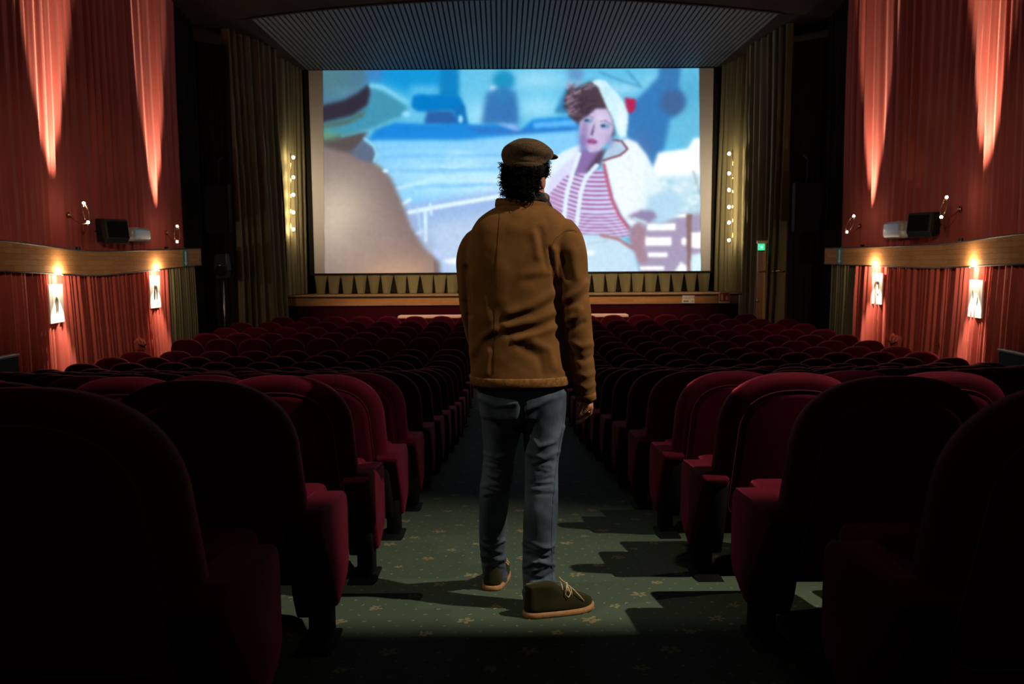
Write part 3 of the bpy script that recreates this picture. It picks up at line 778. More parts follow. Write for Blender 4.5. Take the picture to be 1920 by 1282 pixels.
class Side:
    pass
def wall_side(s):
    S = Side(); S.s = s
    pts = ([(0, 450, 508, 9.8), (180, 473, 518, 12.8), (378, 465, 497, 16.5)] if s < 0 else [(1920, 437, 495, 9.8), (1750, 460, 503, 12.8), (1545, 465, 495, 16.5)])
    S.A = [at(p[0], (p[1] + p[2]) / 2, p[3]) for p in pts]
    S.T = [at(p[0], p[1], p[3]).z for p in pts]; S.B = [at(p[0], p[2], p[3]).z for p in pts]
    S.P = [Vector((S.A[0].x - s * 0.15, 3.0, 0))] + [Vector((a.x, a.y, 0)) for a in S.A]
    S.T = [S.T[0]] + S.T; S.B = [S.B[0]] + S.B
    # resample smoothly so that the kink is softly rounded, as the wooden band is
    pts = []
    N = 60
    for i in range(N + 1):
        y = 3.0 + (S.P[-1].y - 3.0) * i / N
        acc = Vector((0, 0, 0)); wsum = 0
        for d in (-0.5, -0.25, 0, 0.25, 0.5):
            yy = min(max(y + d, 3.0), S.P[-1].y)
            k = 0
            while k < 2 and yy > S.P[k + 1].y: k += 1
            q = (yy - S.P[k].y) / (S.P[k + 1].y - S.P[k].y)
            acc += Vector((S.P[k].x * (1 - q) + S.P[k + 1].x * q, S.T[k] * (1 - q) + S.T[k + 1] * q, S.B[k] * (1 - q) + S.B[k + 1] * q)); wsum += 1
        acc /= wsum
        pts.append((acc.x, y, acc.y, acc.z))
    S.pts = pts
    def hit(px, py, inset):
        """point where the sight line meets the wall plane set back by inset from the band's face"""
        r = ray(px, py)
        for a, b in zip(pts[:-1], pts[1:]):
            ax, bx = a[0] + s * inset, b[0] + s * inset
            f0 = CAM.x + r.x * (a[1] / r.y) - ax; f1 = CAM.x + r.x * (b[1] / r.y) - bx
            if f0 * f1 <= 0:
                q = f0 / (f0 - f1); y = a[1] + (b[1] - a[1]) * q
                t = Vector((bx - ax, b[1] - a[1], 0)).normalized()
                nrm = Vector((-t.y, t.x, 0)) * s
                return at(px, py, y), t, nrm, a[2] * (1 - q) + b[2] * q, a[3] * (1 - q) + b[3] * q
        raise RuntimeError('no hit %s %s' % (px, py))
    S.hit = hit
    return S
LW, RW = wall_side(-1), wall_side(1)
UP_IN, LO_IN = 0.34, 0.16
def side_walls(S, word):
    s = S.s
    # wooden band
    V = []; uv = []; F = []; d = 0; prev = None
    for x, y, zt, zb in S.pts:
        if prev: d += math.hypot(x - prev[0], y - prev[1])
        prev = (x, y)
        for dx, z, u in ((0, zb, zb), (0, zt, zt), (s * 0.50, zt, zt + .5), (s * 0.50, zb, zb - .5)):
            V.append((x + dx, y, z)); uv.append((d, u))
    m = len(S.pts)
    for i in range(m - 1):
        for k in range(4): a = 4 * i; F.append((a + k, a + (k + 1) % 4, a + 4 + (k + 1) % 4, a + 4 + k))
    F += [(0, 1, 2, 3), tuple(4 * (m - 1) + k for k in (3, 2, 1, 0))]
    o = mk('trim_5' if s < 0 else 'trim_6', V, F, M['band_wood'], smooth=False, uv=uv)
    tag(o, 'wooden parquet band along the %s wall' % word, kind='structure')
    # dark edge strips
    for which in (2, 3):
        mb = MB(); mb.tube([(p[0] - s * 0.004, p[1], p[which]) for p in S.pts], 0.012, 6)
        mb.build('edge_strip', M['black_steel'], o)
    path = [(p[0] + s * UP_IN, p[1]) for p in S.pts]
    tz = [p[2] for p in S.pts]; bz = [p[3] for p in S.pts]
    def f_top(arr, off):
        return lambda q: arr[min(len(arr) - 1, int(q * (len(arr) - 1) + .5))] + off
    curtain('wall_curtain', path, f_top(tz, -0.02), 8.0, 0.27, 0.058, M['red_curtain'], 11 + s, -s * -1 if False else s, 'tall red curtain above the wooden band on the %s wall' % word, 'upper red wall curtains', nz=7, flare=0.05, sharp=0.32)
    # lower curtains: red, then an olive green length next to the stage
    px_split = 312 if s < 0 else 1610
    ysplit = S.hit(px_split, 560, LO_IN)[0].y
    low = [(p[0] + s * LO_IN, p[1], p[3]) for p in S.pts]
    la = [p for p in low if p[1] <= ysplit + .1]; lb = [p for p in low if p[1] >= ysplit - .1]
    curtain('wall_curtain', [(p[0], p[1]) for p in la], lambda q: zfloor(la[int(q * (len(la) - 1))][1]) + 0.02, f_top([p[2] for p in la], 0.02), 0.12, 0.10, M['red_curtain'], 31 + s, s,
            'pleated red curtain below the wooden band on the %s wall' % word, 'lower red wall curtains', nz=10, flare=0.6)
    curtain('wall_curtain', [(p[0], p[1]) for p in lb], lambda q: zfloor(lb[int(q * (len(lb) - 1))][1]) + 0.02, f_top([p[2] for p in lb], 0.02), 0.115, 0.04, M['green_curtain'], 41 + s, s,
            'short olive green curtain under the %s end of the wooden band near the stage' % word, 'lower green wall curtains', nz=9, flare=0.3)
side_walls(LW, 'left'); side_walls(RW, 'right')

def stage_curtains(s, word):
    X = lambda l, r: l if s < 0 else r
    # dark recess curtain between wall and proscenium
    a = at(X(352, 1570), 450, 17.3); b = at(X(440, 1478), 450, 17.9)
    top = 7.0
    curtain('recess_curtain', [(a.x, a.y), (b.x, b.y)], 0.15, top, 0.16, 0.05, M['black_curtain'], 51 + s, s, 'near black curtain in the dark recess %s of the stage' % word, 'dark recess curtains')
    ca = LW.A[2] if s < 0 else RW.A[2]
    curtain('recess_curtain', [(ca.x + s * .36, ca.y - .05), (ca.x + s * .3, 17.3), (a.x, a.y)], 0.15, 7.6, 0.16, 0.04, M['black_curtain'], 55 + s, s, 'dark curtain returning from the end of the %s wooden band' % word, 'dark recess curtains')
    # main curtain falling to the floor in front of the stage end
    p0 = at(X(432, 1480), 500, 17.95); p1 = at(X(531, 1402), 500, 19.75)
    ztop = SCZ1 + 0.35
    pm = p0.lerp(p1, .5) + Vector((s * -.12, 0, 0))
    curtain('stage_curtain', [(p0.x, p0.y), (pm.x, pm.y), (p1.x, p1.y)], 0.12, ztop, 0.36, 0.15, M['green_curtain'], 61 + s, s,
            'tall olive green curtain reaching the floor at the %s end of the stage' % word, 'olive green stage curtains', nz=9, flare=0.5)
    # inner curtain standing on the stage beside the screen
    q0 = at(X(531, 1402), 500, 20.12); q1 = at(X(573, 1347), 500, YS - 0.12)
    qm = q0.lerp(q1, .45) + Vector((s * .02, 0, 0))
    curtain('stage_curtain', [(q0.x, q0.y), (qm.x, qm.y), (q1.x, q1.y)], STZ + 0.02, ztop, 0.30, 0.11, M['green_curtain'], 71 + s, s,
            'olive green curtain standing on the stage along the %s edge of the screen' % word, 'olive green stage curtains', nz=9, flare=0.5)
    return q0, q1
SQL = stage_curtains(-1, 'left'); SQR = stage_curtains(1, 'right')

# ------------------------------------------------------------------ cinema seats
def outline(o, n=44, z0=0.235, z1=0.925):
    """arched seat back outline, inset by o: flared sides, broad rounded shoulders; returns (x, z) points"""
    b = z0 + o; t = z1 - o; pts = []; zc = 0.66; rb = 0.06; m = n // 2
    wb, wc = 0.302 - o, 0.288 - o
    for k in range(6):
        a = -PI / 2 + (PI / 2) * k / 5
        pts.append((wb - rb + rb * math.cos(a), b + rb + rb * math.sin(a)))
    pts.append(((wb + wc) / 2, (b + zc) / 2 + .02))
    for k in range(m + 1):
        a = PI * k / m
        c, s_ = math.cos(a), math.sin(a)
        pts.append((wc * math.copysign(abs(c) ** (2 / 2.5), c), zc + (t - zc) * abs(s_) ** (2 / 2.5)))
    pts.append((-(wb + wc) / 2, (b + zc) / 2 + .02))
    for k in range(6):
        a = PI + (PI / 2) * k / 5
        pts.append((-(wb - rb) + rb * math.cos(a), b + rb + rb * math.sin(a)))
    return pts
LEAN = math.tan(math.radians(13))
def lean(x, t, z): return (x, -0.115 + t - (z - 0.235) * LEAN - 0.10 * (abs(x) / 0.29) ** 2 * 0 , z)
def seat_meshes():
    D = {}
    # back: rear shell, rolled rim, padded front
    prof = [(0.072, 0.0), (0.060, -0.0005), (0.040, -0.003), (0.018, 0.001), (0.004, 0.016), (0.0, 0.045), (0.003, 0.085), (0.022, 0.115), (0.06, 0.132), (0.12, 0.138)]
    rings = []
    for o, t in prof:
        rings.append([lean(x, t + 0.03 * (x / .29) ** 2, z) for x, z in outline(o)])
    V, F = loftmesh(rings, True)
    D['backrest'] = (V, F, 'velvet')
    ring = [lean(x, 0.03 * (x / .29) ** 2 - 0.003, z) for x, z in outline(0.064)]
    V, F = loftmesh([ring, [lean(x, 0.03 * (x / .29) ** 2 - 0.004, z) for x, z in outline(0.10)]], True)
    D['back_panel'] = (V, F, 'velvet_panel')
    V, F = tubemesh([lean(x, 0.03 * (x / .29) ** 2 - 0.003, z) for x, z in outline(0.066)], 0.0026, 5, True)
    D['piping'] = (V, F, 'piping')
    V, F = boxmesh((0.245, 0.25, 0.065), 0.04, 3)
    D['seat_cushion'] = ([(x, y + 0.20, z + 0.375) for x, y, z in V], F, 'velvet')
    V, F = prism([(-0.14, 0.50), (0.20, 0.47), (0.24, 0.45), (0.24, 0.40), (0.20, 0.30), (-0.06, 0.25), (-0.14, 0.30)], 0, -0.035, 0.035, 0.014, 2)
    D['armrest'] = (V, F, 'velvet')
    mb = MB().box((0, 0.02, 0.21), (0.018, 0.05, 0.21), bev=.004, seg=1).box((0, 0.02, 0.012), (0.03, 0.12, 0.012), bev=.004, seg=1)
    D['leg'] = (mb.V, mb.F, 'foot_steel')
    # aisle end
    V, F = prism([(-0.185, 0.485), (-0.10, 0.492), (0.21, 0.468), (0.245, 0.445), (0.258, 0.40), (0.258, 0.20), (0.225, 0.155), (0.085, 0.105), (0.045, 0.110), (0.01, 0.20), (-0.15, 0.43), (-0.185, 0.46)], 0, -0.055, 0.055, 0.02, 3)
    D['armrest_pad'] = (V, F, 'velvet')
    V, F = prism([(-0.17, 0.445), (0.05, 0.455), (0.06, 0.12), (-0.06, 0.12), (-0.10, 0.20)], 0, -0.030, 0.030, 0.005, 1)
    D['side_frame'] = (V, F, 'foot_steel')
    mb = MB().box((0, 0.06, 0.12), (0.034, 0.055, 0.12), bev=.006, seg=1)
    D['post'] = (mb.V, mb.F, 'foot_steel')
    V, F = prism([(-0.05, -0.20), (0.05, -0.20), (0.06, -0.10), (0.06, 0.10), (-0.06, 0.10), (-0.06, -0.10)], 2, 0.0, 0.014, 0.004, 1)
    D['foot_plate'] = (V, F, 'foot_steel')
    out = {}
    for k, (V, F, m) in D.items():
        me = bpy.data.meshes.new(k); me.from_pydata([tuple(v) for v in V], [], F)
        bm = bmesh.new(); bm.from_mesh(me); bmesh.ops.recalc_face_normals(bm, faces=list(bm.faces)); bm.to_mesh(me); bm.free()
        me.polygons.foreach_set('use_smooth', [True] * len(me.polygons)); me.update(); me.materials.append(M[m]); out[k] = me
    return out
SM = seat_meshes()
ORD = ['zeroth', 'first', 'second', 'third', 'fourth', 'fifth', 'sixth', 'seventh', 'eighth', 'ninth', 'tenth', 'eleventh', 'twelfth', 'thirteenth', 'fourteenth', 'fifteenth',
       'sixteenth', 'seventeenth', 'eighteenth', 'nineteenth', 'twentieth', 'twenty-first']
PITCH_X, X0 = 0.605, 1.043
ROWS = [1.71 + 0.837 * k for k in range(12)] + [11.68, 12.45, 13.40, 14.36, 15.32, 16.32, 17.30, 18.28]
def seats():
    rng = random.Random(3)
    for s in (-1, 1):
        word = 'left' if s < 0 else 'right'
        rows = [(i, y) for i, y in enumerate(ROWS) if not (s < 0 and i == 14)]
        for ri, (i, y) in enumerate(rows):
            z = zfloor(y); rank = len(rows) - ri
            nmax = 9
            if i == len(ROWS) - 1: nmax = 8
            for n in range(nmax):
                xc = s * (X0 + PITCH_X * n)
                # leave out those wholly outside the picture
                edge = s * (X0 + PITCH_X * n - 0.31)
                px = proj((edge, y - 0.1, z + 0.8))[0]
                if px < -10 or px > 1930: continue
                r = empty('cinema_chair', (xc, y, z))
                r.rotation_euler = (rng.uniform(-.012, .012), 0, rng.uniform(-.012, .012))
                b = link('backrest', SM['backrest'], r)
                if i < 9:
                    link('back_panel', SM['back_panel'], b); link('piping', SM['piping'], b)
                link('seat_cushion', SM['seat_cushion'], r)
                if n == 0:
                    p = link('armrest_pad', SM['armrest_pad'], r); p.location = (-s * 0.298, 0, 0)
                    p = link('side_frame', SM['side_frame'], r); p.location = (-s * 0.272, 0, 0)
                    p = link('leg', SM['post'], r); p.location = (-s * 0.296, 0, 0)
                    q = link('foot_plate', SM['foot_plate'], p)
                else:
                    p = link('armrest', SM['armrest'], r); p.location = (-s * 0.300, 0, 0)
                    p = link('leg', SM['leg'], r); p.location = (-s * 0.300, 0, 0)
                where = 'beside the aisle' if n == 0 else '%s from the aisle' % ORD[n + 1]
                tag(r, 'red velvet chair %s of the aisle, %s row from the stage, %s' % (word, ORD[rank], where), 'chair', 'red velvet chairs %s of the aisle' % word)
seats()

# ------------------------------------------------------------------ the man in the aisle
def person():
    YB = 2.95
    gR = ground(1010, 1158)
    root = empty('person', (gR.x, gR.y + 0.1, zfloor(gR.y)))
    mpx = YB / F_PX
    def ring(py, l, r, Y, b, n=40, e=2.3, rot=0.0):
        L, R = at(l, py, Y), at(r, py, Y); c = (L + R) / 2
        return sellipse((c.x, c.y, c.z), (R.x - L.x) / 2, b, n, e, rot)
    def limb(pts, n=24, flat=1.0):
        """pts: (px, py, radius px, Y)"""
        P = [at(p[0], p[1], p[3]) for p in pts]; rr = [p[2] * p[3] / F_PX for p in pts]
        return tubemesh(P, rr, n)
    def dense(pts, k=4):
        out = []
        for i in range(len(pts) - 1):
            p0 = pts[max(0, i - 1)]; p1 = pts[i]; p2 = pts[i + 1]; p3 = pts[min(len(pts) - 1, i + 2)]
            for j in range(k):
                t = j / k
                out.append(tuple(0.5 * ((2 * b) + (-a + c) * t + (2 * a - 5 * b + 4 * c - d) * t * t + (-a + 3 * b - 3 * c + d) * t ** 3) for a, b, c, d in zip(p0, p1, p2, p3)))
        out.append(tuple(pts[-1])); return out
    def folds(me, segs, off=Vector((0, 0, 0)), noise=0.0, seed=0):
        n = len(me.vertices)
        co = np.zeros(n * 3); me.vertices.foreach_get('co', co); co = co.reshape(-1, 3)
        no = np.zeros(n * 3); me.vertex_normals.foreach_get('vector', no); no = no.reshape(-1, 3)
        Mi = np.array(CAM_I); q = co @ Mi[:3, :3].T + Mi[:3, 3]
        U = 960 + F_PX * q[:, 0] / -q[:, 2]; Vp = 641 - F_PX * q[:, 1] / -q[:, 2]
        d = np.zeros(n)
        for pts, w, amp in segs:
            best = np.full(n, 1e9); tt = np.zeros(n); Ltot = 0; acc = []
            for (x0, y0), (x1, y1) in zip(pts[:-1], pts[1:]):
                l2 = (x1 - x0) ** 2 + (y1 - y0) ** 2
                t = np.clip(((U - x0) * (x1 - x0) + (Vp - y0) * (y1 - y0)) / l2, 0, 1)
                dd = np.hypot(U - x0 - t * (x1 - x0), Vp - y0 - t * (y1 - y0))
                best = np.minimum(best, dd)
            d += amp * np.exp(-(best / w) ** 2)
        front = np.clip((0.25 - no[:, 1]) / 0.4, 0, 1)
        d *= front
        if noise:
            d += noise * (np.sin(co[:, 0] * 31 + co[:, 2] * 17 + seed) * np.sin(co[:, 2] * 43 - co[:, 1] * 29 + seed * 2) + .6 * np.sin(co[:, 0] * 70 + co[:, 2] * 55 + 3) * np.sin(co[:, 1] * 60 + co[:, 2] * 40))
        co += no * d[:, None]
        me.vertices.foreach_set('co', co.ravel()); me.update()
    def bvh(me):
        return BVHTree.FromPolygons([v.co.copy() for v in me.vertices], [tuple(p.vertices) for p in me.polygons])
    def onto(tree, pts, k=8, lift=0.001):
        out = []
        for (x0, y0), (x1, y1) in zip(pts[:-1], pts[1:]):
            m = max(2, int(math.hypot(x1 - x0, y1 - y0) / k))
            for j in range(m):
                t = j / m; r = ray(x0 + (x1 - x0) * t, y0 + (y1 - y0) * t).normalized()
                h = tree.ray_cast(CAM, r)
                if h[0] is not None: out.append(h[0] - r * lift)
        return out
    # ---- jacket
    tor = [(380, 945, 1022, .050, 0), (387, 932, 1032, .070, 0), (396, 915, 1046, .088, 0), (410, 897, 1060, .105, 0), (430, 884, 1070, .118, 0), (455, 877, 1072, .126, 0), (480, 874, 1066, .130, 0),
           (520, 873, 1057, .132, 0), (560, 875, 1056, .130, 0), (600, 877, 1058, .128, 0), (640, 879, 1061, .128, 0), (680, 881, 1065, .132, 0), (700, 882, 1066, .135, 0), (713, 884, 1067, .136, 0)]
    tor = dense([(p[0], p[1], p[2], p[3]) for p in tor], 3)
    jb = MB(); jb.loft([ring(p[0], p[1], p[2], YB + 0.03, p[3], 44, 2.5, ) for p in tor])
    rs = dense([(1046, 428, 30, YB + .02), (1059, 452, 35, YB + .0), (1067, 490, 35, YB - .01), (1070, 530, 33, YB - .015), (1077, 585, 31.5, YB - .02), (1084, 640, 28.5, YB - .015), (1091, 695, 24.5, YB - .005), (1098, 745, 19.5, YB + .005)], 4)
    jb.add(*limb(rs))
    ls = dense([(918, 440, 18, YB + .05), (897, 455, 28, YB + .06), (886, 485, 30.5, YB + .07), (885, 530, 27.5, YB + .08), (888, 575, 26, YB + .10), (893, 610, 24, YB + .15), (900, 640, 22, YB + .23), (915, 655, 20, YB + .33), (935, 662, 18, YB + .40)], 4)
    jb.add(*limb(ls))
    jm = fuse(jb, 0.0065, 5, 0.5)
    J = [([(1030, 466), (1036, 500), (1044, 555), (1052, 620), (1060, 690)], 4, -.008), ([(1040, 470), (1044, 520)], 7, .006),
         ([(873, 500), (877, 540), (880, 590)], 5, -.012), ([(866, 500), (869, 560)], 5, .004),
         ([(955, 588), (1000, 572), (1038, 548)], 9, .008), ([(950, 600), (1000, 587), (1044, 565)], 7, -.005), ([(950, 612), (1005, 600), (1048, 580)], 9, .008), ([(955, 626), (1010, 615), (1050, 596)], 8, -.005),
         ([(965, 637), (1015, 622), (1045, 612)], 7, .007), ([(1000, 640), (1030, 655), (1040, 690)], 8, .006), ([(975, 650), (1010, 668), (1018, 700)], 8, -.005),
         ([(927, 617), (905, 632), (888, 660)], 8, .007), ([(925, 630), (900, 650), (889, 690)], 8, -.004), ([(912, 700), (916, 660)], 6, .006), ([(903, 640), (880, 600)], 8, -.004),
         ([(980, 515), (1030, 507)], 9, .0035), ([(985, 526), (1030, 520)], 8, -.0025), ([(1012, 430), (1018, 470), (1028, 505)], 7, -.006), ([(1002, 440), (1010, 480)], 8, .005),
         ([(1040, 460), (1062, 432), (1084, 436)], 2.5, -.004),
         ([(1060, 560), (1085, 545), (1098, 530)], 6, .007), ([(1058, 575), (1085, 565), (1102, 550)], 5, -.006), ([(1062, 600), (1082, 592), (1088, 580)], 6, .008), ([(1068, 620), (1095, 605)], 5, -.006),
         ([(1068, 640), (1090, 650), (1108, 645)], 6, .006), ([(1072, 665), (1095, 676), (1112, 668)], 5, -.005), ([(1080, 700), (1100, 705), (1114, 698)], 5, .004), ([(1080, 720), (1100, 728), (1115, 720)], 4, .004),
         ([(1055, 480), (1065, 520)], 8, -.006), ([(1075, 470), (1082, 520)], 8, .005), ([(930, 470), (940, 560)], 14, .003), ([(960, 430), (1010, 425)], 12, .003),
         ([(884, 520), (905, 560), (915, 600)], 10, .004)]
    folds(jm, J, noise=.0005, seed=1)
    tree = bvh(jm)
    seams = MB()
    for pts in ([(937, 398), (934, 440), (930, 500), (928, 560), (927, 617), (926, 706)], [(1030, 468), (1042, 447), (1060, 433), (1076, 431), (1086, 440)]):
        q = onto(tree, pts, 5, .0005)
        if len(q) > 2: seams.tube(q, 0.0008, 5)
    jk = put('jacket', jm, M['canvas'], root); jk['label'] = 'brown canvas work jacket'
    seams.build('seam', M['canvas_seam'], jk)
    # hem and cuff
    def band_ring(rings_in, name, m, par):
        MB().loft(rings_in, closed=False).build(name, m, par)
    band_ring([ring(p, l, r, YB + .03, b, 44, 2.5) for p, l, r, b in ((701, 880.5, 1067, .138), (703, 880, 1068, .140), (716, 882, 1069.5, .142), (718, 885, 1068, .139))], 'hem', M['canvas_hem'], jk)
    cuffs = [at(1097, 734, YB + .003), at(1097.3, 737, YB + .003), at(1099, 748, YB + .006), at(1099.2, 750, YB + .006)]
    MB().add(*tubemesh(cuffs, [.0385, .0402, .0392, .037], 24)).build('cuff', M['canvas_hem'], jk)
    # collar
    cr = []
    for h, o, yy in ((395, 0.004, 0), (386, 0.007, 0), (376, 0.004, 0), (374, 0.0, 0), (378, -.006, 0), (392, -.008, 0)):
        L, R = at(931, h + 3, YB), at(1033, h, YB); c = (L + R) / 2
        rr = []
        for k in range(40):
            a = 2 * PI * k / 40
            sag = 0.035 * max(0, math.sin(a)) ** 1.0       # lower at the throat
            x = c.x + (R.x - L.x) / 2 * math.cos(a) + o * math.cos(a); y = YB + .035 + (0.072 + o) * math.sin(a)
            rr.append(Vector((x, y, c.z - sag + 0.01 * (-math.cos(a)))))
        cr.append(rr)
    MB().loft(cr, closed=True).build('collar', M['canvas'], jk)
    # ---- jeans
    jb = MB()
    jb.loft([ring(p, l, r, YB + .035, b, 40, 2.4) for p, l, r, b in ((660, 905, 1045, .11), (690, 896, 1060, .122), (720, 893, 1064, .128), (750, 896, 1064, .128), (775, 900, 1062, .118), (790, 910, 1052, .09))])
    lg = dense([(735, 894, 982, YB + .05, .115), (770, 900, 984, YB + .055, .112), (800, 903, 979, YB + .06, .100), (850, 907, 967, YB + .07, .084), (885, 903, 962, YB + .08, .080), (915, 899, 958, YB + .09, .078), (950, 898, 953, YB + .13, .074), (990, 898, 949, YB + .19, .070), (1030, 900, 947, YB + .25, .064), (1060, 903, 949, YB + .29, .062), (1084, 907, 950, YB + .32, .063)], 4)
    jb.loft([ring(p[0], p[1], p[2], p[3], p[4], 32, 2.2) for p in lg])
    rg = dense([(735, 974, 1065, YB + .03, .118), (770, 977, 1062, YB + .025, .112), (800, 980, 1058, YB + .02, .100), (830, 982, 1053, YB + .015, .090), (860, 983, 1047.5, YB + .01, .080), (900, 984, 1046.5, YB + .0, .076), (930, 984, 1047, YB - .01, .074), (960, 982, 1046, YB - .015, .072), (1000, 980, 1042.5, YB - .01, .068), (1050, 979.5, 1040.5, YB - .0, .062), (1090, 980, 1041, YB + .0, .062), (1119, 983, 1041, YB + .0, .064)], 4)
    jb.loft([ring(p[0], p[1], p[2], p[3], p[4], 32, 2.2) for p in rg])
    jm = fuse(jb, 0.006, 5, 0.5)
    K = []
    rk = random.Random(12)
    for x0, x1, ya, yb, nk in ((985, 1046, 862, 928, 8), (902, 962, 866, 930, 8), (982, 1040, 1020, 1108, 6), (902, 948, 1008, 1072, 5)):
        for j in range(nk):
            y = ya + (yb - ya) * (j + rk.uniform(-.25, .25)) / nk; u0 = rk.uniform(0, .35); u1 = rk.uniform(.65, 1); sl = rk.uniform(-7, 7)
            xa, xb = x0 + (x1 - x0) * u0, x0 + (x1 - x0) * u1
            K.append(([(xa, y - sl), ((xa + xb) / 2, y + rk.uniform(1, 5)), (xb, y + sl)], rk.uniform(2.6, 4.5), rk.uniform(.002, .005)))
            K.append(([(xa + 4, y + 6 - sl), (xb - 6, y + 6 + sl)], 3.0, -rk.uniform(.0015, .0035)))
    K += [([(985, 1020), (1010, 1030), (1036, 1022)], 4, .006), ([(985, 1040), (1012, 1052), (1038, 1040)], 4, -.005), ([(984, 1062), (1008, 1050), (1038, 1058)], 4, .007), ([(986, 1078), (1012, 1088), (1038, 1074)], 4, -.006), ([(986, 1098), (1010, 1092), (1038, 1090)], 4, .006),
          ([(905, 1040), (925, 1052), (946, 1044)], 4, .006), ([(905, 1056), (928, 1066), (948, 1058)], 4, -.005), ([(903, 1020), (925, 1026), (945, 1012)], 4, .004),
          ([(985, 800), (1010, 838), (1040, 828), (1056, 800)], 4, .006), ([(990, 850), (1020, 858), (1046, 846)], 4, .005), ([(985, 770), (1010, 758), (1060, 735)], 5, .006), ([(990, 748), (1060, 722)], 5, -.004),
          ([(898, 745), (930, 760), (968, 755)], 5, .005), ([(978, 720), (979, 760), (980, 800)], 5, -.012), ([(908, 850), (930, 858), (962, 848)], 4, .004)]
    folds(jm, K, noise=.0008, seed=5)
    tree = bvh(jm)
    sm = MB()
    q = onto(tree, [(1036, 950), (1034, 1010), (1035, 1060), (1036, 1110)], 6, .0004)
    if len(q) > 2: sm.tube(q, .0012, 5)
    q = onto(tree, [(1064, 722), (1058, 780), (1046, 850), (1040, 900), (1036, 950)], 6, .0004)
    if len(q) > 2: sm.tube(q, .0012, 5)
    jn = put('jeans', jm, M['denim'], root); jn['label'] = 'faded blue-grey jeans'
    if sm.V: sm.build('seam', M['denim_cuff'], jn)
    MB().loft([ring(p, l, r, YB + .0, b, 32, 2.2) for p, l, r, b in ((1108, 979, 1042.5, .0655), (1110, 978.5, 1043, .067), (1121, 980.5, 1043, .068), (1123, 983, 1041, .066))]).build('trouser_cuff', M['denim_cuff'], jn)
    MB().loft([ring(p, l, r, YB + .32, b, 32, 2.2) for p, l, r, b in ((1074, 904.5, 951, .0655), (1076, 904, 951.5, .067), (1085, 906, 951.5, .067), (1087, 908, 950, .065))]).build('trouser_cuff', M['denim_cuff'], jn)
    # ---- boots
    def boot(heel, toe, L, label, ankle_r):
        u = Vector((toe.x - heel.x, toe.y - heel.y, 0)).normalized(); v = Vector((-u.y, u.x, 0))
        def hw(s):
            return 0.0375 * (1 - max(0, (0.16 - s) / 0.16) ** 2.2) ** 0.5 if s < 0.16 else (0.0375 + 0.013 * math.sin(min(1, (s - .16) / .52) * PI / 2)) * (1 - max(0, (s - .66) / .345) ** 2.6) ** 0.5
        def plan(s0, s1, wf, h, grow=0.0, n=22, bend=0.0):
            pts = []
            for k in range(n + 1):
                s = 0.5 - 0.5 * math.cos(PI * k / n); pts.append((s, 1))
            for k in range(n - 1, 0, -1):
                s = 0.5 - 0.5 * math.cos(PI * k / n); pts.append((s, -1))
            out = []
            for s, sg in pts:
                w = (hw(min(max(s, 0.0), 1.0)) + grow) * wf
                if s < 1e-6 or s > 1 - 1e-6: w = 0
                ll = (s0 + (s1 - s0) * s) * L + grow * (2 * s - 1)
                p = heel + u * ll + v * (sg * w)
                p.z = zfloor(p.y) + h + bend * max(0, s - .7) ** 2
                out.append(p)
            return out
        sh = MB().loft([plan(.0, 1.0, 1.0, .020, bend=.1), plan(-.004, .995, 1.04, .032, bend=.1), plan(.0, .975, 1.0, .046, bend=.05), plan(.004, .91, .93, .060), plan(.008, .80, .86, .072), plan(.012, .67, .80, .085), plan(.018, .55, .76, .098), plan(.022, .47, .74, .112), plan(.03, .44, .70, .120)])
        o = sh.build('shoe', M['suede'], root); o['label'] = label
        so = MB().loft([plan(0, 1, 1.0, .001, .0025, bend=.08), plan(0, 1, 1.0, .004, .005, bend=.08), plan(0, 1, 1.0, .020, .005, bend=.1), plan(0, 1, 1.0, .022, .002, bend=.1)])
        so.build('sole', M['crepe'], o)
        def P(s, w, h):
            p = heel + u * (s * L) + v * (w * hw(min(.98, max(.02, s)))); p.z = zfloor(p.y) + h; return p
        lc = MB()
        for s, h in ((.52, .110), (.60, .098), (.66, .088)):
            lc.tube([P(s - .02, -.75, h - .012), P(s, -.3, h + .004), P(s + .01, 0, h + .008), P(s, .3, h + .004), P(s - .02, .75, h - .012)], .0018, 6)
        k = P(.58, -.45, .116)
        lc.tube([k, k + Vector((.0, -.02, .0)) + u * .0, P(.52, -.95, .082), P(.56, -1.05, .072), P(.60, -.95, .084), k], .0018, 6)
        lc.tube([k, P(.66, -.8, .094), P(.74, -1.0, .068), P(.80, -1.02, .048)], .0018, 6)
        lc.tube([k, P(.53, -.2, .128), P(.50, -.1, .140)], .0018, 6)
        lc.ell(k, (.005, .005, .005), nu=8, nv=6)
        lc.build('lace', M['lace'], o)
    h1 = ground(984, 1157); t1 = ground(1098, 1141)
    boot(h1, t1, 0.275, 'dark green suede ankle boot with a tan sole', 0)
    h2 = ground(921, 1108); t2 = ground(940, 1072)
    boot(h2, t2, 0.275, 'dark green suede ankle boot with a tan sole', 0)
    # ---- body: head, neck, arms and hands in one surface
    bd = MB()
    YH = YB + .04
    hc = at(984, 322, YH); face = Vector((math.sin(math.radians(34)), math.cos(math.radians(34)), 0)); sid = Vector((face.y, -face.x, 0))
    Rh = Matrix((sid, face, Vector((0, 0, 1)))).transposed()
    def Hp(a, b, c): return hc + sid * a + face * b + Vector((0, 0, c))
    bd.ell(hc + Vector((0, 0, .01)), (.071, .088, .096), Rh, 24, 16)
    bd.ell(Hp(0, .028, -.07), (.056, .064, .060), Rh, 20, 12)
    bd.ell(Hp(0, .100, -.028), (.013, .020, .020), Rh, 10, 8); bd.ell(Hp(0, .092, -.008), (.010, .012, .030), Rh, 10, 8)
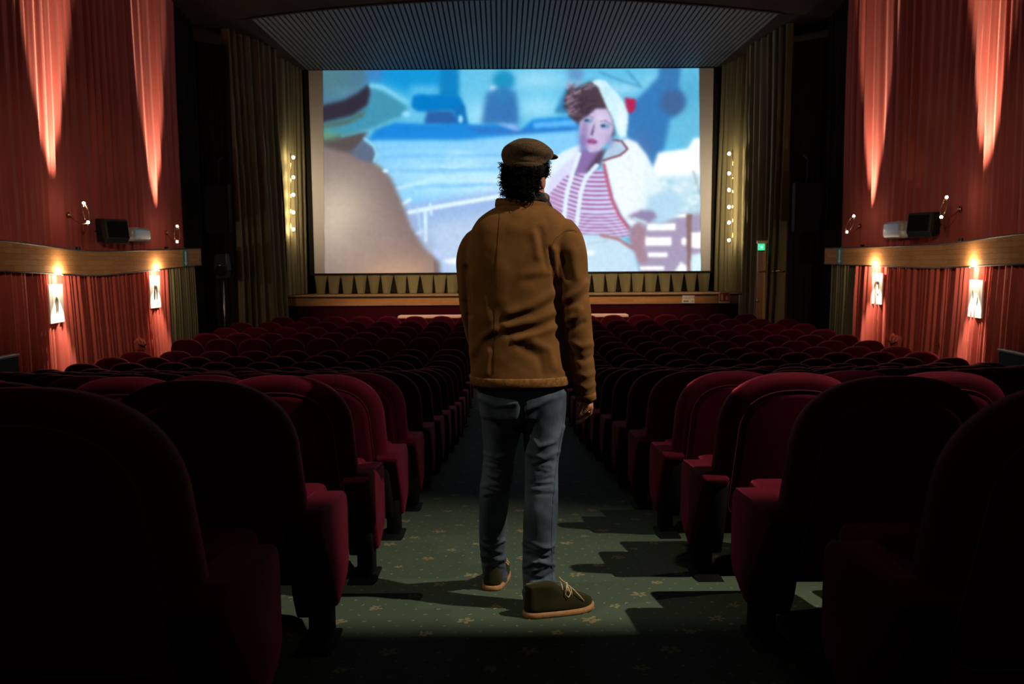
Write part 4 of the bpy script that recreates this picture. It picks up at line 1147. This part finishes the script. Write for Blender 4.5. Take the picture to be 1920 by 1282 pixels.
    bd.ell(Hp(0, .082, .020), (.045, .018, .012), Rh, 12, 8); bd.ell(Hp(0, .086, -.068), (.022, .012, .007), Rh, 12, 8); bd.ell(Hp(0, .084, -.077), (.020, .011, .006), Rh, 12, 8); bd.ell(Hp(0, .078, -.105), (.022, .018, .014), Rh, 10, 8)
    for sg in (-1, 1): bd.ell(Hp(sg * (.080 if sg > 0 else .074), -.004, -.040), (.009, .018, .031), Rh, 10, 8)
    nb = at(984, 400, YB + .04)
    bd.add(*tubemesh([nb + Vector((0, 0, -.30)), nb + Vector((0, 0, -.12)), nb, hc + Vector((0, -.012, -.03))], [.085, .095, .058, .055], 20))
    # right arm and hand
    RA = [(1046, 440, 17, YB + .02), (1070, 530, 16, YB - .01), (1080, 620, 15, YB - .01), (1094, 700, 13, YB), (1098, 742, 11.5, YB + .005), (1101, 752, 11, YB + .008)]
    bd.add(*limb(dense(RA, 3), 16))
    bd.add(*limb([(1046, 440, 17, YB + .02), (1000, 420, 26, YB + .03), (960, 420, 26, YB + .03), (905, 440, 17, YB + .05)], 16))
    pa = [at(1099, 748, YB + .008), at(1104, 758, YB + .012), at(1105, 766, YB + .016)]
    bd.ell(at(1103, 759, YB + .012), (.019, .036, .025), Matrix.Rotation(.15, 3, 'Y'), 14, 10)
    def finger(pts, r): bd.add(*tubemesh([at(p[0], p[1], p[2]) for p in pts], r, 10))
    f = 0.001
    # fingers: index furthest, little finger nearest the lens, all curling down and inwards
    finger([(1107, 762, YB + .040), (1104, 774, YB + .050), (1094, 783, YB + .056), (1086, 789, YB + .058)], [.0095, .0088, .0078, .006])
    finger([(1109, 762, YB + .020), (1106, 775, YB + .027), (1093, 787, YB + .032), (1083, 793, YB + .034)], [.0095, .009, .008, .006])
    finger([(1109, 761, YB + .000), (1104, 773, YB + .002), (1091, 785, YB + .006), (1080, 793, YB + .008)], [.0093, .0087, .0078, .006])
    finger([(1106, 760, YB - .018), (1100, 769, YB - .018), (1092, 777, YB - .015), (1085, 783, YB - .012)], [.0085, .0078, .007, .0055])
    finger([(1096, 752, YB + .038), (1090, 761, YB + .055), (1087, 771, YB + .066), (1086, 779, YB + .070)], [.011, .0102, .009, .007])
    # left arm and hand, held in front of the body
    LA = [(905, 440, 17, YB + .05), (888, 530, 15, YB + .08), (893, 605, 14, YB + .15), (915, 652, 12, YB + .33), (940, 664, 11, YB + .43), (950, 667, 12, YB + .47)]
    bd.add(*limb(dense(LA, 3), 16))
    lh = at(955, 668, YB + .50); bd.ell(lh, (.040, .040, .016), None, 14, 8)
    for k in range(4): bd.add(*tubemesh([lh + Vector((.01 + .0, .025 - .0, -.004)) + Vector((.012 * k - .018, 0, 0)), lh + Vector((.012 * k * 1.5 - .02, .065, -.012)), lh + Vector((.012 * k * 1.5 - .012, .088, -.030))], [.0088, .008, .0062], 8))
    bd.add(*tubemesh([lh + Vector((.02, -.01, 0)), lh + Vector((.05, .02, -.005)), lh + Vector((.062, .045, -.015))], [.010, .009, .007], 8))
    # trunk and legs under the clothes
    bd.add(*tubemesh([nb + Vector((0, 0, -.15)), at(975, 560, YB + .03), at(975, 690, YB + .035), at(978, 760, YB + .035)], [.085, .085, .09, .08], 16))
    bd.add(*limb([(1015, 740, 32, YB + .03), (1015, 900, 24, YB), (1011, 1060, 20, YB), (1011, 1128, 18, YB)], 14))
    bd.add(*limb([(945, 740, 32, YB + .05), (930, 900, 22, YB + .09), (924, 1030, 18, YB + .25), (928, 1090, 16, YB + .32)], 14))
    bm_ = fuse(bd, 0.0042, 3, 0.5)
    body = put('body', bm_, M['skin'], root)
    for sg in (-1, 1): MB().ell(Hp(sg * .032, .084, .002), (.011, .011, .010), Rh, 10, 8).build('eye', M['eye'], body)
    rp = at(1103.5, 770.5, YB + .001); rn = (at(1104, 773, YB + .002) - at(1109, 761, YB)).normalized()
    a_ = rn.orthogonal().normalized(); b_ = rn.cross(a_)
    MB().tube([rp + (a_ * math.cos(2 * PI * k / 20) + b_ * math.sin(2 * PI * k / 20)) * .0098 for k in range(20)], .0016, 6, True).build('ring', M['gold'], body)['label'] = 'gold ring'
    # ---- hair
    rng = random.Random(9)
    hb = MB()
    hb.loft([ring(p, l, r, YH - .01, b, 30, 2.1) for p, l, r, b in ((296, 952, 1018, .070), (310, 945, 1026, .084), (322, 941, 1030, .098), (334, 940, 1026, .102), (344, 941, 1012, .098), (356, 943, 1006, .090), (368, 946, 1002, .078), (378, 950, 998, .058))])
    hm = fuse(hb, .006, 3, .5)
    folds(hm, [], noise=.004, seed=3)
    hr = put('hair', hm, M['hair'], root); hr['label'] = 'short black curly hair'
    cu = MB()
    for i in range(620):
        if i < 150:      # left side curls
            px, py = rng.uniform(941, 950), rng.uniform(306, 366); dirx = -1
        elif i < 240:
            px, py = rng.uniform(1014, 1027), rng.uniform(302, 330) ; dirx = 1
        else:
            px, py = rng.uniform(944, 1014), rng.uniform(314, 366); dirx = 0
        base = at(px, py, YH - (.02 if dirx else .108 * (1 - ((px - 984) / 52) ** 2) ** .5) + rng.uniform(-.05, .05) * (1 if dirx else .06))
        d = Vector((dirx * rng.uniform(.3, 1), rng.uniform(-.6, .2), rng.uniform(-.6, .5))).normalized()
        ax = d.orthogonal().normalized(); bx = d.cross(ax); ln = rng.uniform(.008, .022) if dirx else rng.uniform(.008, .02); rad = rng.uniform(.002, .006) if dirx else rng.uniform(.004, .010); ph = rng.uniform(0, 6)
        if dirx > 0: ln *= 1.1
        pts = [base + d * (ln * t / 7) + (ax * math.cos(ph + t * .9) + bx * math.sin(ph + t * .9)) * rad for t in range(8)]
        cu.tube(pts, [.0017 - .00016 * t for t in range(8)], 5)
    cu.build('curl', M['hair'], hr)
    # ---- flat cap
    cp = MB()
    cp.loft([ring(p, l, r, YH + .0, b, 36, 2.1) for p, l, r, b in dense([(262, 976, 998, .03), (264, 964, 1009, .055), (269, 954, 1019, .085), (277, 945, 1029, .108), (286, 940.5, 1037, .118), (294, 940, 1037, .118), (301, 942, 1031, .112), (308, 944, 1026, .116), (315, 946, 1021, .116), (321, 950, 1014, .113)], 2)])
    cm = fuse(cp, .005, 4, .5)
    folds(cm, [([(960, 300), (1000, 306), (1020, 298)], 3, -.003)], noise=.0012, seed=8)
    cpo = put('flat_cap', cm, M['tweed'], root); cpo['label'] = 'brown tweed flat cap'
    MB().loft([ring(p, l, r, YH + .0, b, 36, 2.1) for p, l, r, b in ((312, 945, 1023, .117), (313, 944.5, 1024, .119), (320, 948, 1016, .118), (321.5, 950, 1014, .115))]).build('cap_band', M['tweed'], cpo)
    bc = at(1018, 292, YH + .09)
    MB().ell(bc, (.050, .075, .010), Matrix.Rotation(math.radians(-38), 3, 'Z') @ Matrix.Rotation(-.06, 3, 'X'), 24, 8).build('brim', M['tweed'], cpo)
    # ---- scarf
    sc = MB()
    pts = []
    for k in range(25):
        a = 2 * PI * k / 24
        pts.append(Vector((at(987, 378, YB).x + .066 * math.cos(a), YB + .045 + .066 * math.sin(a), at(987, 378, YB).z + .010 * math.cos(a) - .01 * math.sin(a))))
    sc.tube(pts[:-1], [.022 + .003 * math.sin(5 * k) for k in range(24)], 10, True)
    sc.add(*tubemesh([at(1000, 362, YB + .0), at(1014, 372, YB - .005), at(1026, 384, YB + .01), at(1033, 394, YB + .05)], [.012, .017, .016, .012], 10))
    sm_ = fuse(sc, .005, 3, .5)
    put('scarf', sm_, M['scarf'], root)['label'] = 'dark chequered scarf'
    tag(root, 'person in a flat cap, brown jacket and jeans standing in the aisle, facing the screen', 'person')
person()

# ------------------------------------------------------------------ wall fixtures
def frame_R(t, n): return Matrix((t, n, Vector((0, 0, 1)))).transposed()
WORM = (1.0, 0.74, 0.46)
def uplight(S, px, pyv, delta, half, watts, label, tilt=0.0):
    p, t, n, zt, zb = S.hit(px, 300, UP_IN - 0.05)
    loc = Vector((p.x, p.y, 0)) + n * delta; loc.z = zt + 0.03
    r = empty('uplighter', (loc.x, loc.y, zt))
    MB().add(*tubemesh([(loc.x, loc.y, zt + .001), (loc.x, loc.y, zt + .022)], .035, 14)).build('housing', M['black_steel'], r)
    V, F = tubemesh([(loc.x, loc.y, zt + .022), (loc.x, loc.y, zt + .05)], .035, 14); F = F[:-2]
    mk('shade', V, F, M['black_steel'], r)
    tag(r, label, 'lamp', 'uplighters on the wooden bands')
    spot('uplighter_beam', loc + Vector((0, 0, .03)), loc + Vector((0, 0, 3)) - n * tilt, watts, (1.0, 0.78, 0.58), 2 * half, 0.45, .045)
uplight(LW, 97, 310, 0.30, math.radians(16), 3300, 'small dark uplighter on the left band lighting the red curtain nearest the lens')
uplight(LW, 290, 380, 0.15, math.radians(11), 3600, 'small dark uplighter on the left band near its stage end')
uplight(RW, 1850, 310, 0.30, math.radians(16), 3300, 'small dark uplighter on the right band lighting the red curtain nearest the lens')
uplight(RW, 1637, 370, 0.15, math.radians(11), 3600, 'small dark uplighter on the right band near its stage end')

def picture(S, px, y0, y1, wd_, label, art):
    p, t, n, zt, zb = S.hit(px, (y0 + y1) / 2, 0.06)
    a = at(px, y0, p.y).z; b = at(px, y1, p.y).z; h = (a - b) / 2; c = Vector((p.x, p.y, (a + b) / 2))
    R = frame_R(t, n)
    r = empty('framed_photograph', (c.x, c.y, b))
    MB().box(c, (wd_ / 2, .012, h), R, .003, 1).build('frame', M['frame_white'], r, False)
    MB().box(c + n * .0135, (wd_ / 2 * .62, .001, h * .62), R).build('print', M['frame_white'], r, False)
    for (u, v, a_, b_, m, rot) in art:
        MB().ell(c + n * .0165 + t * (u * wd_ / 2 * .6 * (-S.s)) + Vector((0, 0, v * h * .62)), (a_ * wd_ / 2, .0012, b_ * h), R @ Matrix.Rotation(rot, 3, 'Y'), 14, 8).build('figure', M[m], r)
    tag(r, label, 'picture', 'framed portraits on the side walls')
    # picture light under the band
    q = Vector((p.x, p.y, 0)) + n * 0.115; q.z = zb - 0.015
    L = empty('picture_light', (q.x, q.y, zb))
    MB().tube([(q.x - n.x * .05, q.y - n.y * .05, zb - .004), (q.x - n.x * .01, q.y - n.y * .01, zb - .012)], .005, 6).build('bracket', M['brass'], L)
    tag(L, 'slim brass picture lamp over the %s wall photograph %s' % ('left' if S.s < 0 else 'right', 'nearest the lens' if abs(px - 960) > 750 else 'near the stage'), 'lamp', 'picture lamps under the bands')
    point('picture_lamp', q, 30, (1.0, 0.76, 0.52), .012)
    e = q + n * .16 + Vector((0, 0, .02))
    spot('picture_lamp_beam', e, e - n * .17 - Vector((0, 0, 1)), 210, (1.0, 0.80, 0.60), math.radians(52), .6, .012)
A1 = [(-.1, .1, .22, .30, 'ink_mid', .1), (-.2, -.35, .14, .34, 'ink_mid', 0), (.2, -.2, .12, .40, 'ink_mid', 0), (-.15, -.55, .08, .2, 'ink', 0)]
A2 = [(-.3, -.3, .22, .36, 'ink', .1), (.45, -.1, .16, .5, 'ink', 0), (-.1, .45, .2, .16, 'ink_mid', 0)]
A3 = [(-.5, .3, .07, .30, 'ink_mid', .3), (.6, -.2, .10, .26, 'ink', -.1), (-.7, -.3, .04, .16, 'ink_mid', 0), (-.2, -.2, .05, .14, 'ink_mid', -.4)]
A4 = [(-.55, .25, .10, .26, 'ink', 0), (.25, .62, .34, .1, 'ink_mid', 0), (-.3, -.55, .10, .22, 'ink', -.5), (.4, -.6, .2, .1, 'ink_mid', 0), (.65, .2, .08, .3, 'ink_mid', 0)]
picture(LW, 105, 533, 605, .46, 'white framed portrait photograph on the left wall nearest the lens', A1)
picture(LW, 290, 517, 577, .36, 'white framed photograph of two figures on the left wall near the stage', A2)
picture(RW, 1830, 525, 595, .46, 'white framed faint portrait on the right wall nearest the lens', A3)
picture(RW, 1645, 512, 570, .36, 'white framed face portrait on the right wall near the stage', A4)

def sconce(S, b1, b2, arm, label):
    p1, t, n, zt, zb = S.hit(*b1, -0.12)
    Y = p1.y
    P1 = at(*b1, Y); P2 = at(*b2, Y)
    w, _, _, _, _ = S.hit(*arm, UP_IN - .06)
    r = empty('wall_sconce', (w.x, w.y, w.z))
    c = (P1 + P2) / 2; rad = (P1 - P2).length / 2
    ex = (P1 - P2).normalized(); ey = ex.cross(n).normalized()
    MB().tube([c + ex * rad * math.cos(2 * PI * k / 28) + ey * rad * .75 * math.sin(2 * PI * k / 28) for k in range(28)], .006, 6, True).build('hoop', M['brass'], r)
    MB().tube([w, w.lerp(P2, .35) + Vector((0, 0, -.05)), w.lerp(P2, .7) + Vector((0, 0, -.06)), P2], .008, 8).build('arm', M['brass'], r)
    MB().ell(w, (.03, .03, .05)).build('wall_plate', M['brass'], r)
    for P in (P1, P2):
        h = MB().add(*tubemesh([P + Vector((0, 0, -.045)), P + Vector((0, 0, -.016))], [.010, .016], 10)).build('bulb_holder', M['brass'], r)
        MB().ell(P, (.019, .019, .022), nu=12, nv=8).build('bulb', M['bulb_white'], r)
    tag(r, label, 'wall lamp', 'brass hoop sconces')
sconce(LW, (157, 381), (165, 417), (128, 403), 'brass hoop sconce with two lit bulbs left of the left wall loudspeaker')
sconce(LW, (332, 424), (332, 453), (312, 436), 'brass hoop sconce with two lit bulbs near the stage end of the left wall')
sconce(RW, (1601, 405), (1588, 435), (1612, 424), 'brass hoop sconce with two lit bulbs near the stage end of the right wall')
sconce(RW, (1775, 370), (1765, 407), (1800, 392), 'brass hoop sconce with two lit bulbs right of the right wall loudspeaker')

def wall_speaker(S, px, py, label, ex):
    p, t, n, zt, zb = S.hit(px, py, 0.02)
    Y = p.y
    r = empty('wall_loudspeaker', (p.x, p.y, p.z - .2))
    # wedge body, tilted down towards the seats
    yaw = math.atan2(n.y, n.x)
    d = (Vector((-S.s * 0.85, -0.52, 0))).normalized(); sd = Vector((-d.y, d.x, 0))
    poly = [(-.15, .20), (.12, .19), (.17, -.12), (.10, -.21), (-.12, -.17)]
    V, F = prism(poly, 1, -.20, .20, .008, 1)
    Rm = Matrix((d, sd, Vector((0, 0, 1)))).transposed()
    b = mk('cabinet', [Rm @ Vector(v) + p for v in V], F, M['speaker_box'], r, False)
    V, F = prism([(.135, .15), (.168, -.11), (.175, -.11), (.142, .15)], 1, -.17, .17, 0, 1)
    mk('grille', [Rm @ Vector(v) + p for v in V], F, M['speaker_cloth'], r, False)
    MB().tube([p - d * .12, p - n * .30], .015, 8).build('bracket', M['black_steel'], r)
    tag(r, label, 'loudspeaker', 'wall loudspeakers')
wall_speaker(LW, 211, 433, 'black wedge loudspeaker mounted above the left wooden band', None)
wall_speaker(RW, 1732, 421, 'black wedge loudspeaker mounted above the right wooden band', None)

def emergency(S, x0, x1, y0, y1, label):
    p, t, n, zt, zb = S.hit((x0 + x1) / 2, (y0 + y1) / 2, UP_IN - .24)
    a = at(x0, y0, p.y); b = at(x1, y1, p.y)
    hz = (a.z - b.z) / 2
    r = empty('emergency_lamp', (p.x, p.y, p.z - hz))
    R = frame_R(t, n)
    ln = 0.30
    V, F = boxmesh((ln, hz * .8, hz), hz * .55, 4)
    mk('cover', [R @ Vector(v) + p for v in V], F, M['lamp_cover'], r)
    MB().box(p - n * hz * .8, (ln * 1.02, .015, hz * 1.02), R, .006, 1).build('back_plate', M['box_top'], r, False)
    MB().tube([p - n * hz * .8 + Vector((0, 0, -hz)), p - n * hz * .9 + Vector((0, 0, -hz - .1)), Vector((p.x - n.x * .1, p.y - n.y * .1, zt + .0))], .006, 6).build('cable', M['black_steel'], r)
    tag(r, label, 'lamp', 'unlit emergency lamps')
emergency(LW, 240, 277, 427, 453, 'pale rounded emergency lamp right of the left wall loudspeaker')
emergency(RW, 1660, 1704, 415, 447, 'pale rounded emergency lamp left of the right wall loudspeaker')

def band_sign(S, px, label):
    p, t, n, zt, zb = S.hit(px, 482, -0.01)
    r = empty('exit_sign', (p.x, p.y, zt)); R = frame_R(t, n)
    h = (zt - zb) * .46; c = Vector((p.x, p.y, (zt + zb) / 2))
    MB().box(c, (.115, .004, h), R).build('plate', M['sign_green'], r, False)
    MB().box(c + n * .005, (.022, .002, h * .8), R).build('arrow_shaft', M['sign_white'], r, False)
    V = [t * -.06 + Vector((0, 0, -h * .55)), t * .06 + Vector((0, 0, -h * .55)), Vector((0, 0, -h * .92))]
    V = [c + n * .006 + v for v in V] + [c + n * .004 + v for v in V]
    mk('arrow_head', V, [(0, 1, 2), (5, 4, 3), (0, 3, 4, 1), (1, 4, 5, 2), (2, 5, 3, 0)], M['sign_white'], r, False)
    MB().tube([c + Vector((0, 0, h)), c + Vector((0, 0, h + .06)) - n * .05], .008, 6).build('hook', M['chrome'], r)
    tag(r, label, 'sign', 'green exit signs on the bands')
band_sign(LW, 348, 'green and white down arrow exit sign on the left wooden band')
band_sign(RW, 1574, 'green and white down arrow exit sign on the right wooden band')

# bulb strips on the stage curtains
def strip(x, ys, Y, rx, label, s):
    P = [at(x, y, Y) for y in ys]
    top, bot = at(rx, ys[0] - 8, Y + .06), at(rx, ys[-1] + 30, Y + .06)
    r = empty('bulb_strip', (bot.x, bot.y, bot.z))
    MB().tube([bot, bot.lerp(top, .5), top], .010, 8).build('rod', M['brass'], r)
    for w_ in (top, bot): MB().tube([w_, w_ + Vector((s * .10, .45, 0))], .008, 6).build('bracket', M['brass'], r)
    for p in P:
        q = Vector((top.x, Y + .05, p.z - .05))
        MB().tube([q, q.lerp(p, .5) + Vector((0, 0, -.06)), p + Vector((0, 0, -.025))], .006, 6).build('bulb_arm', M['brass'], r)
        MB().ell(p, (.028, .028, .032), nu=12, nv=8).build('bulb', M['bulb'], r)
    tag(r, label, 'wall lamp', 'bulb strips beside the screen')
strip(550, [295, 332, 365, 398, 430], 20.15, 545, 'vertical strip of five lit bulbs on the green curtain left of the screen', -1)
strip(1367, [288, 325, 356, 388, 417, 450], 20.15, 1374, 'vertical strip of six lit bulbs on the green curtain right of the screen', 1)

# black loudspeakers hung in the recesses, and one on a stand
def hung(x0, x1, y0, y1, Y, label):
    a, b = at(x0, y0, Y), at(x1, y1, Y)
    c = (a + b) / 2
    r = empty('hung_loudspeaker', (c.x, c.y, b.z))
    hx, hz = abs(b.x - a.x) / 2, (a.z - b.z) / 2
    MB().box(c, (hx, .10, hz), None, .012, 1).build('cabinet', M['speaker_cloth'], r, False)
    MB().box(c + Vector((0, -.105, 0)), (hx * .92, .008, hz * .95)).build('grille', M['speaker_cloth'], r, False)
    MB().tube([c + Vector((0, .1, hz)), c + Vector((0, .1, hz + .5)), c + Vector((0, .35, hz + .6))], .012, 6).build('bracket', M['black_steel'], r)
    tag(r, label, 'loudspeaker', 'black loudspeakers in the recesses')
hung(385, 433, 346, 438, 16.95, 'tall black loudspeaker hung in the dark recess left of the stage')
hung(1489, 1542, 342, 434, 16.95, 'tall black loudspeaker hung in the dark recess right of the stage')
def stand_speaker():
    Y = 17.0
    a, b = at(404, 476, Y), at(430, 522, Y); c = (a + b) / 2; hx = (b.x - a.x) / 2; hz = (a.z - b.z) / 2
    fl = zfloor(Y)
    r = empty('stand_loudspeaker', (c.x, c.y, fl))
    V, F = prism([(-hx * .8, hz), (hx * .8, hz), (hx * 1.05, -hz * .3), (hx * .7, -hz), (-hx * .7, -hz), (-hx * 1.05, -hz * .3)], 1, c.y - .13, c.y + .13, .01, 1)
    mk('cabinet', [(v[0] + c.x, v[1], v[2] + c.z) for v in V], F, M['black_plastic'], r, False)
    MB().ell(c + Vector((0, -.135, -.1)), (hx * .85, .012, hx * .85)).build('woofer', M['speaker_cloth'], r)
    MB().ell(c + Vector((0, -.14, .02)), (.018, .012, .018)).build('cone_cap', M['chrome'], r)
    for sg in (-1, 1): MB().tube([c + Vector((sg * hx * .82, -.1, hz)), c + Vector((sg * hx * .95, -.12, 0))], .008, 6).build('side_rail', M['chrome'], r)
    MB().tube([(c.x, c.y, fl + .3), (c.x, c.y, c.z - hz)], .018, 8).build('pole', M['chrome'], r)
    for k in range(3):
        d = Vector((math.cos(2.1 * k + .5), math.sin(2.1 * k + .5), 0)) * .4
        MB().tube([Vector((c.x, c.y, fl + .55)), Vector((c.x, c.y, fl + .015)) + d], .011, 6).build('leg', M['black_steel'], r)
    tag(r, 'black loudspeaker on a thin metal tripod stand in the recess left of the stage', 'loudspeaker')
stand_speaker()

# ------------------------------------------------------------------ signs and odds and ends near the stage
def text(name, body, loc, size, m, par, align='CENTER', sx=1.0):
    c = bpy.data.curves.new(name, 'FONT'); c.body = body; c.size = size; c.align_x = align; c.align_y = 'CENTER'; c.extrude = .001; c.space_character = 1.02
    tmp = bpy.data.objects.new('tmp', c); COL.objects.link(tmp)
    dg = bpy.context.evaluated_depsgraph_get(); dg.update()
    me = bpy.data.meshes.new_from_object(tmp.evaluated_get(dg)); bpy.data.objects.remove(tmp); me.materials.clear(); me.materials.append(m)
    o = bpy.data.objects.new(name, me); COL.objects.link(o)
    o.parent = par; o.location = Vector(loc) - parent_loc(par); o.rotation_euler = (PI / 2, 0, 0); o.scale = (sx, 1, 1)
    return o
def plate(name, x0, x1, y0, y1, Y, m, th=.006):
    a, b = at(x0, y0, Y), at(x1, y1, Y); c = (a + b) / 2; hx, hz = (b.x - a.x) / 2, (a.z - b.z) / 2
    r = empty(name, (c.x, c.y, b.z))
    MB().box(c, (hx, th, hz)).build('plate', m, r, False)
    return r, c, hx, hz
r, c, hx, hz = plate('paper_sign', 1279, 1302, 554, 568, YF - .02, M['sign_white'])
text('lettering', 'TOILETTE', c + Vector((0, -.008, hz * .38)), hz * .85, M['sign_red'], r, sx=.92)
for k in range(4): MB().box(c + Vector((-hx * .68 + k * hx * .22, -.008, -hz * .52)), (hx * .085, .001, hz * .18)).build('lettering', M['ink'], r, False)
V = [(c.x + hx * .40, YF - .029, c.z - hz * .46), (c.x + hx * .40, YF - .029, c.z - hz * .58), (c.x + hx * .70, YF - .029, c.z - hz * .58), (c.x + hx * .70, YF - .029, c.z - hz * .75), (c.x + hx * .9, YF - .029, c.z - hz * .52), (c.x + hx * .70, YF - .029, c.z - hz * .29), (c.x + hx * .70, YF - .029, c.z - hz * .46)]
mk('arrow', V + [(v[0], v[1] + .003, v[2]) for v in V], [tuple(range(7)), tuple(range(13, 6, -1))], M['sign_red'], r, False)
tag(r, 'small white sign with red lettering on the wooden stage front', 'sign')
r, c, hx, hz = plate('fire_sign', 1348, 1368, 547, 568, YF - .05, M['sign_white'])
MB().box(c + Vector((0, -.007, hz * .08)), (hx * .88, .001, hz * .78)).build('red_field', M['sign_red'], r, False)
MB().box(c + Vector((-hx * .42, -.009, -.01)), (hx * .2, .001, hz * .45), None).ell(c + Vector((-hx * .42, -.009, hz * .52)), (hx * .14, .001, hz * .16), nu=12, nv=6).build('extinguisher_symbol', M['sign_white'], r, False)
fl = MB().ell(c + Vector((hx * .45, -.009, -hz * .12)), (hx * .22, .001, hz * .42), nu=12, nv=8); fl.build('flame_symbol', M['sign_white'], r)
tag(r, 'red and white fire extinguisher sign at the right end of the stage front', 'sign')
r, c, hx, hz = plate('fire_sign', 537, 547, 560, 570, YF - .02, M['sign_white'])
MB().box(c + Vector((0, -.007, 0)), (hx * .8, .001, hz * .8)).build('red_field', M['sign_red'], r, False)
MB().box(c + Vector((0, -.009, 0)), (hx * .18, .001, hz * .5)).build('symbol', M['sign_white'], r, False)
tag(r, 'tiny red and white square sign at the left end of the stage front', 'sign')
r, c, hx, hz = plate('notice_board', 1386, 1401, 553, 596, YF - .25, M['grey_panel'], .02)
MB().box(c + Vector((0, -.021, hz * .72)), (hx * .3, .003, hz * .06)).build('clip', M['black_steel'], r, False)
fg = MB().ell(c + Vector((-hx * .1, -.024, -hz * .35)), (hx * .3, .004, hz * .22)).ell(c + Vector((-hx * .05, -.024, -hz * .02)), (hx * .13, .004, hz * .1)).ell(c + Vector((hx * .25, -.024, -hz * .45)), (hx * .3, .004, hz * .2))
fg.build('printed_figure', M['frame_white'], r)
tag(r, 'narrow grey notice panel with a pale printed figure beside the stage', 'notice')
# door ajar behind the right curtain, exit sign above it
YD = 18.35
a, b = at(1419, 476, YD), at(1432, 605, YD)
door = empty('door_1', (a.x, YD, 0.12)); door['kind'] = 'structure'; door['label'] = 'wooden door standing ajar right of the stage'
MB().box(((a.x + b.x) / 2 - .03, YD - .03, (a.z + b.z) / 2), (.06, .03, (a.z - b.z) / 2 + .25)).build('leaf', M['door_wood'], door, False)
MB().box(((a.x + b.x) / 2 + .07, YD + .0, (a.z + b.z) / 2), (.028, .05, (a.z - b.z) / 2 + .25)).build('door_frame', M['door_edge'], door, False)
MB().box(((a.x + b.x) / 2 + .02, YD - .01, a.z + .27), (.12, .06, .03)).build('lintel', M['door_edge'], door, False)
hp = at(1421, 564, YD - .09); MB().ell(hp, (.03, .03, .03)).tube([hp, hp + Vector((0, .05, 0))], .010, 8).build('handle', M['chrome'], door)
r, c, hx, hz = plate('exit_sign', 1422, 1433, 457, 469, YD - .12, M['exit_lit'], .03)
MB().box(c + Vector((-.0, -.032, 0)), (hx * .3, .002, hz * .35)).build('running_symbol', M['exit_lit_mark'], r, False)
MB().box(c + Vector((0, 0, -hz - .012)), (hx * 1.1, .035, .012)).build('base', M['black_steel'], r, False)
tag(r, 'small glowing green exit sign above the half open door', 'sign')
p = at(1460, 509, 17.75)
r = empty('wall_hook', p)
MB().tube([p + Vector((-.14, 0, 0)), p + Vector((-.05, -.01, .015)), p + Vector((.05, -.01, -.01)), p + Vector((.14, 0, 0))], .014, 8).build('rail', M['brass'], r)
MB().ell(p + Vector((0, -.02, .02)), (.03, .02, .03)).build('knob', M['brass'], r)
tag(r, 'small brass tie-back hook on the dark curtain right of the door', 'hook')
# low table in front of the first row
a, b = at(748, 591, 19.25), at(1176, 589, 19.25)
zt = (a.z + b.z) / 2; zf = zfloor(19.25)
r = empty('low_table', ((a.x + b.x) / 2, 19.25, zf))
MB().box(((a.x + b.x) / 2, 19.25, zt - .03), ((b.x - a.x) / 2, .22, .03), None, .01, 1).build('table_top', M['cream_cloth'], r, False)
for sx in (a.x + .3, (a.x + b.x) / 2, b.x - .3):
    for sy in (-.15, .15): MB().box((sx, 19.25 + sy, (zt - .06 + zf) / 2), (.025, .025, (zt - .06 - zf) / 2)).build('leg', M['black_steel'], r, False)
tag(r, 'long low pinkish table in front of the first row of seats', 'table')
# tied gathers of the lower curtains and the box at the right edge
def gather(S, px, py, label):
    p, t, n, zt, zb = S.hit(px, py, LO_IN - .16)
    r = empty('curtain_tieback', (p.x, p.y, p.z)); rng = random.Random(px)
    for k in range(3):
        c = p + t * (k - 1) * .09 + Vector((0, 0, rng.uniform(-.05, .05)))
        V, F = ellmesh((.06, .05, .11), 14, 9)
        R = frame_R(t, n) @ Matrix.Rotation(rng.uniform(-.7, .7), 3, 'Y')
        V = [R @ (Vector(v) * (1 + .18 * math.sin(9 * v[0] / .06 + 7 * v[2] / .1))) + c for v in V]
        mk('fold', V, F, M['red_curtain'], r)
    MB().tube([p - t * .12 + n * .06, p + n * .09 - Vector((0, 0, .05)), p + t * .12 + n * .06], .012, 6).build('cord', M['black_curtain'], r)
    tag(r, label, 'tie-back', 'curtain tie-backs')
gather(LW, 262, 645, 'bunched red curtain tie-back low on the left wall behind the seats')
gather(RW, 1680, 640, 'bunched red curtain tie-back low on the right wall behind the seats')
def side_box(S, px, py, label):
    p, t, n, zt, zb = S.hit(px, py, .05)
    fl_ = zfloor(p.y); R = frame_R(t, n)
    r = empty('side_cabinet', (p.x, p.y, fl_))
    c = Vector((p.x, p.y, (p.z + fl_) / 2)); h = (p.z - fl_) / 2
    MB().box(c, (.35, .085, h), R, .01, 1).build('body', M['black_plastic'], r, False)
    MB().box(c + Vector((0, 0, h + .015)), (.37, .095, .015), R, .005, 1).build('top', M['box_top'], r, False)
    tag(r, label, 'cabinet')
side_box(RW, 1912, 664, 'dark low cabinet with a grey top at the right edge against the wall')
side_box(LW, -8, 674, 'dark low cabinet with a grey top at the left edge against the wall')
